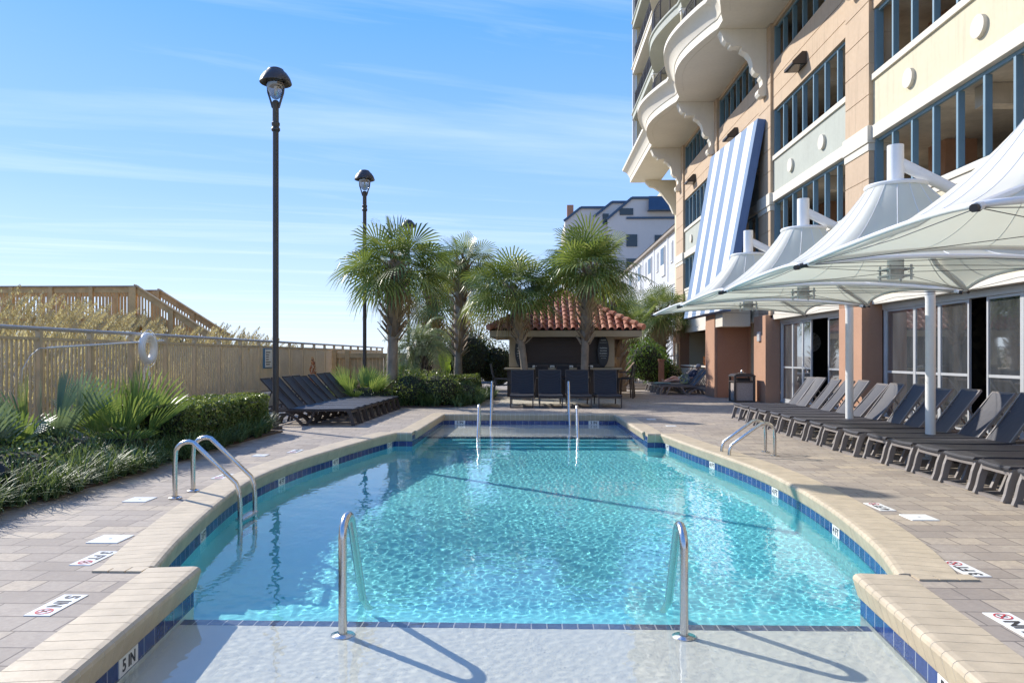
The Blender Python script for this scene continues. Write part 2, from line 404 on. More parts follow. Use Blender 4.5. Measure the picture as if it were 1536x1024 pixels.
gc = t.n.new('ShaderNodeTexCoord'); sp = t.n.new('ShaderNodeSeparateXYZ'); t.l.new(gc.outputs['Generated'], sp.inputs[0])
zz = t.math('MAXIMUM', sp.outputs[2], .02)
cx = t.math('DIVIDE', sp.outputs[0], zz); cy = t.math('DIVIDE', sp.outputs[1], zz)
cb = t.n.new('ShaderNodeCombineXYZ'); t.l.new(cx, cb.inputs[0]); t.l.new(cy, cb.inputs[1])
def cloud(rot, scl, scale, lo_, hi_, amt, loc=(0, 0, 0), detail=7):
    mp = t.n.new('ShaderNodeMapping'); t.l.new(cb.outputs[0], mp.inputs[0]); mp.inputs['Rotation'].default_value = (0, 0, rot)
    mp.vector_type = 'TEXTURE'; mp.inputs['Scale'].default_value = scl; mp.inputs['Location'].default_value = loc
    return t.ramp(t.noise(mp.outputs[0], scale, detail, .6, .4), [(lo_, 0.), (hi_, amt)])
c1 = cloud(R(17), (6.5, 1.1, 1), .62, .51, .78, .72, (.4, .9, 0), 8)
c2 = cloud(R(26), (3.5, .9, 1), 1.1, .57, .82, .4, (3, 1, 0), 8)
cl = t.math('MAXIMUM', c1, c2)
hz = t.ramp(sp.outputs[2], [(.0, .55), (.10, .30), (.34, .0)])
skc = t.mix(1.0, sky.outputs[0], (1.10, 1.25, 1.45), 'MULTIPLY')
deep = t.ramp(sp.outputs[2], [(.0, (.64, .75, .90)), (.08, (.48, .635, .90)), (.2, (.28, .48, .90)), (.42, (.11, .34, .87)), (1, (.04, .2, .7))])
deep = t.mix(1.0, deep, (4.65, 4.65, 4.65), 'MULTIPLY')
c_ = t.mix(.94, skc, deep)
c_ = t.mix(cl, c_, (3.9, 4.35, 4.7))
t.l.new(c_, bg.inputs[0]); bg.inputs[1].default_value = .15
S.view_settings.view_transform = 'Standard'; S.view_settings.look = 'None'; S.view_settings.exposure = .92; S.view_settings.gamma = 1
S.cycles.max_bounces = 8; S.cycles.transparent_max_bounces = 12; S.cycles.sample_clamp_indirect = 6; S.cycles.caustics_reflective = False

# ------------------------------------------------------------------ pool
def catmull(P, k=8):
    P = [V((*p, 0)) for p in P]; out = []
    for i in range(len(P)-1):
        a = P[max(i-1, 0)]; b = P[i]; c = P[i+1]; d = P[min(i+2, len(P)-1)]
        for j in range(k):
            t_ = j/k
            out.append(.5*((2*b)+(c-a)*t_+(2*a-5*b+4*c-d)*t_*t_+(3*b-a-3*c+d)*t_**3))
    out.append(P[-1]); return [(p.x, p.y) for p in out]
NL = [(-1.50, -2.2), (-2.11, 3.2), (-2.31, 4.96)]
CL = catmull([(-2.62, 4.96), (-2.85, 5.85), (-3.16, 7.37), (-3.31, 8.63), (-3.27, 10.01), (-3.08, 11.32), (-2.83, 12.69), (-2.57, 13.81)])
FL = [(-2.25, 13.81), (-2.2, 18.26)]
FR = [(2.1, 18.26), (2.16, 13.72)]
CR = catmull([(2.44, 13.72), (2.60, 12.2), (2.80, 10.78), (2.95, 9.4), (2.96, 8.12), (2.86, 6.84), (2.68, 5.7), (2.47, 4.92)])
NR = [(2.18, 4.92), (2.02, 3.31), (1.50, -2.2)]
PATH = NL+CL+FL+FR+CR+NR
WZ = -.25; SHZ = -.37; FZ = -1.35
pool = thing('swimming_pool', 'outdoor swimming pool with a tan brick coping and blue waterline tiles', 'pool', (0, 9, 0))
def receiver(o): o.cycles.is_caustics_receiver = True; return o
def wallmesh(z0, z1):
    m = MB(); n = len(PATH); u = 0; uvs = []
    for i in range(n):
        a = PATH[i]; b = PATH[(i+1) % n]; d = math.dist(a, b)
        m.add([(a[0], a[1], z0), (b[0], b[1], z0), (b[0], b[1], z1), (a[0], a[1], z1)], [(0, 1, 2, 3)])
        uvs += [(u, z0+.288), (u+d, z0+.288), (u+d, z1+.288), (u, z1+.288)]; u += d
    return m, uvs
m, uvs = wallmesh(-.29, -.05); o = receiver(m.build('waterline_tile', M_tile, pool))
ul = o.data.uv_layers.new(name='UVMap')
for q, c in zip(ul.data, uvs): q.uv = c
m, uvs = wallmesh(FZ-.02, -.29)
m.mi = [1 if (PATH[i][1] < 5 and PATH[(i+1) % len(PATH)][1] < 4.99 and abs(PATH[i][0]) < 2.4) or PATH[i][1] > 16 else 0 for i in range(len(PATH))]
receiver(m.build('basin_wall', [M_basin, M_shelf], pool))
m = MB(); m.add([(-4, -3, FZ), (4, -3, FZ), (4, 19, FZ), (-4, 19, FZ)], [(0, 1, 2, 3)]); receiver(m.build('basin_floor', M_basin, pool))
m = MB(); m.box(-3, 3, -2.4, 4.70, -1.4, SHZ); m.box(-3, 3, 15.62, 18.6, -1.4, SHZ); receiver(m.build('shallow_shelf', M_shelf, pool))
for ya, yb in ((4.70, 4.79), (15.54, 15.62)):
    m = MB(); m.box(-3, 3, ya, yb, -1.4, SHZ+.004); o = receiver(m.build('shelf_edge', M_stepedge, pool))
    ul = o.data.uv_layers.new(name='UVMap')
    for lp in o.data.loops:
        p = o.data.vertices[lp.vertex_index].co; ul.data[lp.index].uv = (p.x, (p.y-ya)*1.0+.005 if abs(p.z) < .37 else p.z)
m = MB()
for k, z in enumerate((-.62, -.87, -1.12)):
    m.box(-2.9+.05*k, 2.9, 4.79+.34*k, 4.79+.34*(k+1), -1.4, z); m.box(-2.9, 2.9, 15.54-.30*(k+1), 15.54-.30*k, -1.4, z)
receiver(m.build('entry_steps', M_basin, pool))

def strip(path, outward, width, name, ends=(0, 0)):
    prof = [(width, .0), (width, .012), (.0, .014), (-.030, .009), (-.045, -.004), (-.050, -.022), (-.045, -.04), (-.016, -.140), (.0, -.158), (.06, -.158)]
    seg = []; pts = [V((*p, 0)) for p in path]
    L_ = [0]
    for i in range(1, len(pts)): L_.append(L_[-1]+(pts[i]-pts[i-1]).length)
    def at(s_):
        s_ = min(max(s_, 0), L_[-1])
        for i in range(1, len(pts)):
            if s_ <= L_[i]+1e-9:
                f = (s_-L_[i-1])/(L_[i]-L_[i-1]); p = pts[i-1].lerp(pts[i], f); break
        a = pts[max(i-2, 0)]; b = pts[min(i+1, len(pts)-1)]
        return p, (b-a).normalized() if len(pts) > 4 else (pts[i]-pts[i-1]).normalized()
    n = max(1, round(L_[-1]/.118)); u = L_[-1]/n; g = .0024
    mb = MB(); gb = MB()
    for k in range(n):
        jit = random.uniform(-.0002, .0006)
        for (tb, s0, s1, off) in ((mb, k*u+g, (k+1)*u-g, 0), (gb, k*u, (k+1)*u, .0032)):
            ring = []; g0 = off
            for s_ in (s0, s1):
                p, d = at(s_); nn = V((d.y, -d.x, 0))*outward
                for (o_, z) in prof:
                    off = g0 if g0 == 0 else (.0030 if z > .01 else .0014)
                    o2 = o_ + (off if o_ < .1 else -off*.5); z2 = z-off*.8 if z > -.15 else z+off
                    q = p+nn*o2; ring.append((q.x, q.y, z2+(jit if tb is mb else 0)))
            np_ = len(prof); fs = [(i, i+1, np_+i+1, np_+i) for i in range(np_-1)]
            if tb is mb: fs += [tuple(range(np_)), tuple(np_+i for i in reversed(range(np_)))]
            tb.add(ring, fs)
    a = mb.build(name, M_coping, pool); b = gb.build('coping_grout', M_grout, a)
    return a
strip([(-1.50, -2.2), (-2.11, 3.2), (-2.31, 4.96)], -1, .30, 'coping')
strip(CL, -1, .32, 'coping')
strip([(-2.57, 13.81), (-2.25, 13.81)], -1, .30, 'coping')
strip([(-2.2466, 14.11), (-2.2, 18.26)], -1, .30, 'coping')
strip([(-2.5, 18.26), (2.4, 18.26)], -1, .34, 'coping')
strip([(2.1, 18.26), (2.1562, 14.02)], -1, .30, 'coping')
strip([(2.16, 13.72), (2.44, 13.72)], -1, .30, 'coping')
strip(CR, -1, .33, 'coping')
strip([(2.18, 4.92), (2.02, 3.31), (1.50, -2.2)], -1, .30, 'coping')
for x_, y_, w_ in ((-2.95, 4.84, .115), (2.50, 4.80, .13)):
    for k in range(3):
        m = MB(); m.box(x_+w_*k+.004, x_+w_*(k+1)-.004, y_, y_+.115, -.02, .013); m.build('corner_tile', M_coping, pool)

random.seed(11)
wv = []
for i in range(80):
    k = random.choice([random.uniform(8, 20), random.uniform(25, 60), random.uniform(45, 120), random.uniform(60, 125), random.uniform(60, 125)]); a = random.uniform(0, 6.28); wv.append((k*math.cos(a), k*math.sin(a), random.uniform(0, 6.28), .0105/k**1.2*(.32 if k < 20 else .5 if k < 60 else 1)*random.uniform(.6, 1.4)))
def wave(x, y):
    s_ = 0
    amp = .85 + .35*math.sin(x*.9+y*.6+1)*math.sin(y*.5-x*.4)
    for a, b, c, d in wv: s_ += d*math.cos(a*x+b*y+c+.8*math.sin(.7*x+.9*y))
    return s_*amp
def water():
    ys = []; y = 2.0
    ys = [-2.5, 0, 1, 1.6]
    y = 2.0
    while y < 18.7: ys.append(y); y += .0135 if y < 7 else (.02 if y < 10 else .04)
    nx = 430; xs = [-3.5+6.7*i/nx for i in range(nx+1)]
    vs = [(x, y_, WZ+wave(x, y_)) for y_ in ys for x in xs]; n1 = nx+1
    fs = [(j*n1+i, j*n1+i+1, (j+1)*n1+i+1, (j+1)*n1+i) for j in range(len(ys)-1) for i in range(nx)]
    me = bpy.data.meshes.new('water'); me.from_pydata(vs, [], fs); me.materials.append(M_water); me.shade_smooth()
    o = bpy.data.objects.new('water', me); COL.objects.link(o); o['kind'] = 'structure'; o.cycles.is_caustics_caster = True
water()

# ------------------------------------------------------------------ ground
def holed(outer, z, name, m, hole=PATH):
    pts = [V((x, y, 0)) for x, y in outer]+[V((x, y, 0)) for x, y in hole]
    tris = tessellate_polygon([[V((x, y, 0)) for x, y in outer], [V((x, y, 0)) for x, y in hole]])
    me = bpy.data.meshes.new(name); vs = [(p.x, p.y, z) for p in pts]
    fs = []
    for t_ in tris:
        a, b, c = [V(vs[i]) for i in t_]
        fs.append(tuple(t_) if (b-a).cross(c-a).z > 0 else tuple(reversed(t_)))
    me.from_pydata(vs, [], fs); me.materials.append(m)
    o = bpy.data.objects.new(name, me); COL.objects.link(o); o['kind'] = 'structure'; return o
holed([(-2500, -2500), (2500, -2500), (2500, 2500), (-2500, 2500)], -.012, 'ground', M_sand)
holed([(-7.5, -8), (12, -8), (12, 44), (-7.5, 44)], 0, 'pool_deck', M_paver)

def bed(poly, name, z=.03, m=M_soil):
    mb = MB(); mb.prism(poly, lambda u, v, t_: (u, v, t_), -.01, z); o = mb.build(name, m); o['kind'] = 'structure'; return o
BED1 = [(-7.5, 3), (-4.95, 3), (-5.0, 6.9), (-4.85, 8.2), (-5.1, 10.2), (-4.9, 12), (-4.75, 13.9), (-5.2, 14.2), (-7.5, 14.2)]
bed(BED1, 'planting_bed')
BED2 = [(-7.5, 20.4), (-4.4, 20.3), (-2.3, 20.6), (-1.75, 22.5), (-1.3, 27), (-2.6, 34), (-7.5, 34)]
bed(BED2, 'planting_bed')
bed([(-1.0, 21.9), (2.7, 21.9), (3.0, 25.6), (-1.0, 25.6)], 'gravel_bed', .02, M_gravel)
bed([(4.2, 32), (7.2, 31.8), (7.2, 44), (3.2, 44)], 'planting_bed')

def hsh(x, y): return noise.noise(V((x*.23, y*.23, 3.1)))
def dune_z(x, y):
    d = -7.95-x
    if d < 0: return .42
    base = .42 + (1.2 if y < 26 else 1.05-.35*min(1, (y-26)/12))*(1-math.exp(-d/2.6))
    rise = .50*math.exp(-((x+14.5)/4.5)**2)*math.exp(-((y-16)/13)**2)
    return base+rise+.22*hsh(x, y)*min(1, d/2)+.1*noise.noise(V((x*.8, y*.8, 0)))*min(1, d)
def dune():
    xs = [-7.9-.45*i for i in range(58)]+[-40, -60, -120]; ys = [-6+.6*j for j in range(110)]+[75, 110]
    n1 = len(xs); vs = [(x, y, dune_z(x, y) if i < 58 else -.5) for j, y in enumerate(ys) for i, x in enumerate(xs)]
    fs = [(j*n1+i, j*n1+i+1, (j+1)*n1+i+1, (j+1)*n1+i) for j in range(len(ys)-1) for i in range(n1-1)]
    me = bpy.data.meshes.new('dune'); me.from_pydata(vs, [], fs); me.shade_smooth(); me.materials.append(M_sand)
    o = bpy.data.objects.new('dune', me); COL.objects.link(o); o['kind'] = 'structure'
dune()
m = MB(); m.box(-7.9, -7.5, -6, 38.5, -.3, .40); o = m.build('retaining_wall', M_curb, bevel=.02)
tag(o, 'low cream stucco retaining wall under the tan metal fence', 'wall')

# ------------------------------------------------------------------ fence
fx = -7.7
fence = thing('metal_fence', 'tan metal picket fence with a round grey top rail along the dune', 'fence', (fx, 16, .4))
m = MB(); m.ring([(fx, -4, 1.88), (fx, 38, 1.88)], .034, 10); m.build('top_rail', M_fencerail, fence, smooth=40)
step = 1.32; y0 = 11.28-step*9; ys = [y0+step*i for i in range(30)]
for i, y in enumerate(ys):
    m = MB(); m.box(fx-.04, fx+.04, y-.04, y+.04, .40, 1.86); m.build('post', M_fence, fence)
    if i < len(ys)-1 and y > 3:
        m = MB(); m.box(fx-.022, fx+.022, y+.04, ys[i+1]-.04, 1.70, 1.745); m.box(fx-.022, fx+.022, y+.04, ys[i+1]-.04, .47, .515)
        n = 12
        for k in range(1, n+1):
            yy = y+step*k/(n+1); m.box(fx-.013, fx+.013, yy-.013, yy+.013, .515, 1.70)
        m.build('picket_panel', M_fence, fence)

wf = thing('wooden_fence', 'stained wooden board fence and gate behind the palmetto clump', 'fence', (-6.2, 27.6, 0))
for x in (-7.45, -6.95, -5.05, -3.55):
    m = MB(); m.box(x-.09, x+.09, 27.5, 27.68, 0, 1.68); m.build('post', M_wood, wf, bevel=.008)
m = MB(); m.box(-7.4, -3.4, 27.53, 27.6, 1.38, 1.56); m.box(-7.4, -3.4, 27.53, 27.6, .3, .45); m.build('rail', M_wood, wf)
m = MB(); x = -7.4
while x < -3.4: m.box(x, x+.125, 27.605, 27.63, .08, 1.56+random.uniform(-.01, .01)); x += .14
m.build('boards', M_wood, wf)

# ------------------------------------------------------------------ boardwalk over the dune
bw = thing('wooden_boardwalk', 'raised pine boardwalk with railings and stairs crossing the dune', 'boardwalk', (-16, 24, 1.5))
DZ = 2.62
m = MB()
for k in range(110):
    x = -12.9-.145*k; m.box(x-.138, x, 23.5, 24.9, DZ-.04, DZ)
m.build('deck_boards', M_wood, bw)
m = MB()
for y in (23.45, 24.85): m.box(-28, -12.85, y, y+.06, DZ-.30, DZ-.042)
for k in range(7): m.box(-13.1-2.2*k, -12.9-2.2*k, 23.7, 23.9, .5, DZ-.3)
m.build('beam', M_wood, bw)
def railing(y, nm):
    m = MB(); m.box(-28, -12.75, y-.08, y+.08, DZ+1.07, DZ+1.11); m.build(nm+'cap', M_greywood, bw)
    m = MB(); m.box(-28, -12.85, y-.02, y+.02, DZ+.88, DZ+1.068); m.box(-28, -12.85, y-.02, y+.02, DZ+.04, DZ+.16)
    m.build(nm+'board', M_wood, bw)
    m = MB(); x = -12.98
    while x > -28: m.box(x-.02, x+.02, y+.022, y+.055, DZ+.02, DZ+1.0); x -= .115
    m.build('balusters', M_wood, bw)
    for k in range(8):
        m = MB(); x = -12.95-1.32*k*(1 if k < 4 else 1.15); m.box(x-.065, x+.065, y-.075, y-.022, DZ-.25, DZ+1.068); m.build('railing_post', M_wood, bw)
railing(23.45, 'railing_'); railing(24.95, 'railing_')
for y in (23.45, 24.95):
    a = V((-12.85, y, DZ+1.02)); b = V((-10.4, y, DZ-.52)); d = (b-a)
    m = MB(); m.obox(a, b, .04, .2); m.obox(a+V((0, 0, .12)), b+V((0, 0, .12)), .15, .035); m.obox(a-V((0, 0, .9)), b-V((0, 0, .85)), .04, .24)
    for k in range(26):
        p = a+d*((k+.5)/26); m.box(p.x-.02, p.x+.02, y+.022, y+.055, p.z-.9, p.z)
    m.build('stair_railing', M_wood, bw)
    for k in (0, .5, 1):
        p = a+d*k; m = MB(); m.box(p.x-.065, p.x+.065, y-.08, y-.022, p.z-1.6, p.z+.05); m.build('railing_post', M_wood, bw)
m = MB()
for k in range(7): m.box(-12.85+.34*k, -12.85+.34*k+.32, 23.5, 24.9, DZ-.18*(k+1)-.04, DZ-.18*(k+1))
m.build('stair_treads', M_wood, bw)

# ------------------------------------------------------------------ dune vegetation (uncountable)
def blade(mb, p, h, lean, az, w, seg=3, curl=1.0):
    dx, dy = math.cos(az), math.sin(az); px, py = -dy*w/2, dx*w/2; vs = []
    for i in range(seg):
        t_ = i/seg; o_ = lean*t_**(1.6*curl); z = h*(t_-(.35*lean/h if h else 0)*t_**3)
        ww = 1-.5*t_
        vs += [(p[0]+dx*o_-px*ww, p[1]+dy*o_-py*ww, p[2]+z), (p[0]+dx*o_+px*ww, p[1]+dy*o_+py*ww, p[2]+z)]
    vs.append((p[0]+dx*lean, p[1]+dy*lean, p[2]+h*(1-.35*lean/h)))
    fs = [(2*i, 2*i+1, 2*i+3, 2*i+2) for i in range(seg-1)]+[(2*seg-2, 2*seg-1, 2*seg)]
    mb.add(vs, fs)
def dunegrass():
    random.seed(3); g = MB()
    for i in range(30000):
        u = random.random(); x = -8.05-(u**1.6)*15; y = 4+random.random()**.8*32
        dens = noise.noise(V((x*.35, y*.35, 7)))
        if dens < -.28 and x < -9: continue
        z = dune_z(x, y)-.03; h = random.uniform(.25, .62)*(1.15 if x > -10 else 1)
        blade(g, (x, y, z), h, random.uniform(.05, .4), random.gauss(-.4, 1.3), .014+.0006*math.hypot(x, y), 2)
    tag(g.build('dune_grass', M_oats, off=(0, 0, 0)), 'dry golden dune grass growing behind the metal fence', 'grass', kind='stuff')
    g = MB()
    spots = []
    for i in range(900):
        x = random.choice([random.uniform(-9.3, -8.2), random.uniform(-12.5, -9), random.uniform(-14, -9)]); y = random.uniform(9, 25)
        if noise.noise(V((x*.5, y*.35, 2))) < -.12: continue
        spots.append((x, y, random.uniform(.8, 1.55)))
    for x, y, h in spots:
        z = dune_z(x, y); az = random.gauss(.2, .7); ln = h*random.uniform(.25, .55); pts = []
        for k in range(6):
            t_ = k/5; pts.append((x+math.cos(az)*ln*t_**1.8, y+math.sin(az)*ln*t_**1.8, z+h*(t_-.18*t_**3)))
        for k in range(5): g.obox(pts[k], pts[k+1], .008, .008)
        for k in range(16):                                    # plume
            t_ = .68+.32*k/16+.01; q = V(pts[3]).lerp(V(pts[5]), (t_-.66)/.34)
            for s_ in (-1, 1):
                dr = V((math.cos(az)*.3+random.uniform(-.5, .5), math.sin(az)*.3+s_*random.uniform(.1, .6), -random.uniform(.6, 1))).normalized()*random.uniform(.05, .10)
                sdv = dr.cross(V((0, 0, 1))).normalized()*.017
                g.add([q, q+dr*.5+sdv, q+dr, q+dr*.5-sdv], [(0, 1, 2, 3)])
    tag(g.build('sea_oats', M_oats, off=(0, 0, 0)), 'tall golden sea oats with drooping plumes below the boardwalk', 'sea oats', kind='stuff')
    g = MB()
    for i in range(70):
        x = random.uniform(-12, -8.3); y = random.uniform(15, 36); z = dune_z(x, y); h = random.uniform(.5, .95)
        for b_ in range(3):
            az = random.uniform(0, 6.28); e = V((x+math.cos(az)*.2*h, y+math.sin(az)*.2*h, z+h*random.uniform(.7, 1))); g.obox((x, y, z), e, .008, .008)
            for k in range(10):
                q = V((x, y, z)).lerp(e, random.uniform(.4, 1)); r_ = V((random.uniform(-1, 1), random.uniform(-1, 1), random.uniform(-.3, .8)))*.05
                g.add([q, q+r_+V((.02, 0, 0)), q+r_*1.6, q+r_-V((.02, 0, 0))], [(0, 1, 2, 3)])
    tag(g.build('dune_scrub', M_oatgreen, off=(0, 0, 0)), 'thin scrubby weeds standing above the fence rail', 'weeds', kind='stuff')
dunegrass()

# ------------------------------------------------------------------ plants
def leafcards(mb, pts, size, upbias=.3):
    for p in pts:
        n = V((random.gauss(0, 1), random.gauss(0, 1), random.gauss(upbias, 1))).normalized()
        a = n.cross(V((random.uniform(-1, 1), random.uniform(-1, 1), .2))).normalized(); b = n.cross(a); s_ = size*random.uniform(.6, 1.3)
        p = V(p); mb.add([p-a*s_, p+b*s_*.5, p+a*s_, p-b*s_*.5], [(0, 1, 2, 3)])
def blob(cx, cy, cz, rx, ry, rz, n, shell=.25, lump=.16, seed=0):
    out = []
    while len(out) < n:
        d = V((random.gauss(0, 1), random.gauss(0, 1), random.gauss(0, 1))).normalized()
        if d.z < -.75: continue
        r_ = 1-shell*random.random()**1.3 + lump*noise.noise(d*2.6+V((seed, 0, 0)))*1.6 + .06*noise.noise(d*8+V((seed, 5, 0)))
        out.append((cx+d.x*rx*r_, cy+d.y*ry*r_, max(.02, cz+d.z*rz*r_)))
    return out
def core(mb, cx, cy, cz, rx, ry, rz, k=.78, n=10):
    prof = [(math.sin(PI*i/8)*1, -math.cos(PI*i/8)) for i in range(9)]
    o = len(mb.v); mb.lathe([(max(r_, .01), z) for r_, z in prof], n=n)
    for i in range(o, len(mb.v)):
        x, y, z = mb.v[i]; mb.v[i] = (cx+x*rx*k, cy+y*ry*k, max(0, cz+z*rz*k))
def bush(name, label, cat, blobs, m, size, dens=900, group=None):
    l = MB(); c = MB()
    for i, (cx_, cy_, cz_, rx, ry, rz) in enumerate(blobs):
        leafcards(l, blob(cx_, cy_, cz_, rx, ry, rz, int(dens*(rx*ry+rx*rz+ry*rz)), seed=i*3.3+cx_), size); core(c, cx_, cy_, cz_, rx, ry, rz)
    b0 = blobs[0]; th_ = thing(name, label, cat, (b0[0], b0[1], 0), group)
    l.build('foliage', m, th_); c.build('dark_core', M_core, th_); return th_  # solid dark core, the foliage's inner shade put into its colour
def fan(mb, hub, axis, up, Rr, n=24, spread=2.1, droop=.25, fold=.25, w=.03, cost=.0):
    """one fan leaf: n segments radiating from hub about axis"""
    hub = V(hub); ax = V(axis).normalized(); u = V(up); side = ax.cross(u).normalized(); nrm = side.cross(ax).normalized()
    for i in range(n):
        a = spread*((i+.5)/n*2-1); ca, sa = math.cos(a), math.sin(a)
        d = ax*ca+side*sa; L_ = Rr*(1-.22*abs(a/spread)**2)*random.uniform(.93, 1.05)
        d = (d+nrm*(fold*(abs(sa))-.0)).normalized()
        h0 = hub+ax*cost*(1-abs(a)/spread)
        pw = d.cross(nrm).normalized()
        tw = pw*w*.5; g_ = V((0, 0, -1))
        p1 = h0+d*L_*.5+g_*droop*L_*.10; p2 = h0+d*L_*.80+g_*droop*L_*.36; p3 = h0+d*L_*.97+g_*droop*L_*random.uniform(.6, 1.0)
        mb.add([h0, p1-tw, p1+tw, p2-tw*.75, p2+tw*.75, p3], [(0, 1, 2), (1, 3, 4, 2), (3, 5, 4)])
def palm(label, x, y, ztop, rad, lean=(0, 0), seed=0, nl=30, tr=.15, boots=(.35, 1), n=24, mleaf=None, deadn=8, group='cabbage palms around the bar hut', blade_w=.028, elmin=-22):
    random.seed(seed); zc = ztop-rad*.92
    t_ = thing('palm_tree', label, 'palm tree', (x, y, 0), group)
    def ax(z): f = z/zc; return V((x+lean[0]*f**1.5, y+lean[1]*f**1.5, z))
    m = MB(); pts = []; rs = []
    N = 26
    for i in range(N+1):
        f = i/N; pts.append(ax(zc*f)); rs.append(tr*(1.25-.35*min(1, f*3.5) + (.55 if f > boots[0] else 0)*min(1, (f-boots[0])*4))*(1+.05*math.sin(i*2.7)))
    m.ring(pts, rs, 14); trunk = m.build('trunk', M_bark, t_, smooth=60)
    m = MB(); zb = zc*boots[0]; k = 0
    while zb < zc*.99:
        for q in range(2):
            a = k*2.4+q*PI+random.uniform(-.2, .2); c = ax(zb); rr = tr*(1.05+.25*min(1, (zb/zc-boots[0])*4))
            d = V((math.cos(a), math.sin(a), 0)); sdv = V((-d.y, d.x, 0)); s_ = random.uniform(.75, 1.25)*tr/.15
            p0 = c+d*rr*.8; L_ = (.24+.08*random.random())*s_; out = .12*s_+.5*rr*random.random()
            out *= 1.5; tip = p0+d*out+V((0, 0, L_))+sdv*random.uniform(-.07, .07)
            ww = .062*s_
            m.add([p0-sdv*ww, p0+sdv*ww, tip+sdv*ww*.55, tip-sdv*ww*.55, p0-sdv*ww+d*.04, p0+sdv*ww+d*.04, tip+sdv*ww*.5+d*.02, tip-sdv*ww*.5+d*.02],
                  [(0, 1, 2, 3), (4, 7, 6, 5), (0, 4, 5, 1), (3, 2, 6, 7), (0, 3, 7, 4), (1, 5, 6, 2)])
        zb += .062; k += 1
    m.build('leaf_stub', M_boot, trunk)
    m = MB(); pet = MB(); top = ax(zc)
    nl = int(nl*1.45)
    for i in range(nl):
        f = (i+.5)/nl; el = R(86)-(f**.72)*R(86-elmin)+random.uniform(-.12, .12); az = i*2.39996+random.uniform(-.25, .25)
        d = V((math.cos(az)*math.cos(el)*1.22, math.sin(az)*math.cos(el)*1.22, math.sin(el)*(.70 if el > 0 else 1)))
        pl = rad*random.uniform(.40, .62)*(1.12-.25*f)*(1 if i % 3 else .5); base = top+V((0, 0, -.25*f*rad))
        hub = base+d*pl+V((0, 0, -.10*pl*math.cos(el)))
        pet.obox(base, hub, .03, .015, tw=.015)
        axd = (d+V((0, 0, -(.12+.45*f)*math.cos(el)))).normalized()
        upv = V((0, 0, 1)) if abs(el) < 1.2 else V((math.cos(az+PI), math.sin(az+PI), .1))
        upv = Matrix.Rotation(random.uniform(-1.1, 1.1)*(1-.5*f), 3, axd) @ upv
        fan(m, hub, axd, upv, rad*random.uniform(.58, .72), n, 1.9, droop=.16+.42*f+.14*random.random(), fold=.22, w=max(blade_w, .03)*1.75*(rad/1.6), cost=rad*.10)
    m.build('crown', mleaf or M_palm, t_); pet.build('leaf_stalk', M_palmsh, t_)
    m = MB()
    for i in range(deadn):
        az = random.uniform(0, 6.28); el = R(-48)+random.uniform(-.3, .25)
        d = V((math.cos(az)*math.cos(el), math.sin(az)*math.cos(el), math.sin(el))); base = top+V((0, 0, -.28*rad)); hub = base+d*rad*.38
        m.obox(base, hub, .02, .01); fan(m, hub, (d+V((0, 0, -.6))).normalized(), V((d.x, d.y, .6)), rad*.42, 16, 1.2, 1.0, .3, .022)
    if deadn: m.build('dead_frond', M_dead, t_)
    return t_
def fanplant(name, label, x, y, hubs, m, w=.03, n=26, stalk=M_palmsh, group=None, z0=0.03):
    """hubs: (dx,dy,z,az,el,R,spread)"""
    t_ = thing(name, label, 'plant', (x, y, 0), group); mb = MB(); st = MB()
    for (dx, dy, z, az, el, Rr, sp_) in hubs:
        d = V((math.cos(az)*math.cos(el), math.sin(az)*math.cos(el), math.sin(el))); hub = V((x+dx, y+dy, z))
        b0 = V((x+dx*.15, y+dy*.15, z0)); st.obox(b0, hub, .016, .012)
        face = V((math.cos(az+1.57), math.sin(az+1.57), .2)) if el > 1.0 else V((0, 0, 1))
        fan(mb, hub, d, face, Rr, n, sp_, droop=.10, fold=.18, w=w*.72)
    mb.build('fan_leaf', m, t_); st.build('leaf_stalk', stalk, t_); return t_
def rand_hubs(n, sprd, z, Rr, seed, elmin=.45, elmax=1.45, sp_=1.1):
    random.seed(seed); out = []
    for i in range(n):
        az = i*2.4+random.uniform(-.4, .4); el = elmax-(elmax-elmin)*(i/n)+random.uniform(-.1, .1); q = sprd*(.25+.75*i/n)
        out.append((math.cos(az)*q, math.sin(az)*q, z*random.uniform(.7, 1.1)*(1-.45*i/n), az, el, Rr*random.uniform(.8, 1.1), sp_))
    return out

# ------------------------------------------------------------------ left planting
def liriope(name, label, cells, h=.38, dens=900, seed=1, kind='stuff', cat='border grass', mt=None):
    random.seed(seed); mb = MB()
    for (x0, x1, y0_, y1_) in cells:
        nt = int((x1-x0)*(y1_-y0_)*dens/26)
        for k in range(nt):
            cx_, cy_ = random.uniform(x0, x1), random.uniform(y0_, y1_); hh = h*random.uniform(.65, 1.1)*(1+.45*noise.noise(V((cx_*1.3, cy_*1.3, 4))))
            for q in range(26):
                az = random.uniform(0, 6.28); ln = random.uniform(.1, .38)
                blade(mb, (cx_+math.cos(az)*.02, cy_+math.sin(az)*.02, .02), hh*random.uniform(.5, 1.15), ln, az, .014, 5, 1.1)
    return tag(mb.build(name, mt or M_liriope, off=(0, 0, 0)), label, cat, kind=kind)
liriope('border_grass', 'dark green strappy border grass spilling onto the left pavers',
        [(-5.45, -4.78, 3.6, 10.4), (-6.2, -5.3, 5.2, 9.2), (-5.3, -4.82, 10.2, 13.9), (-6.9, -6.2, 5.2, 9.0)], .43, 1900, 2)
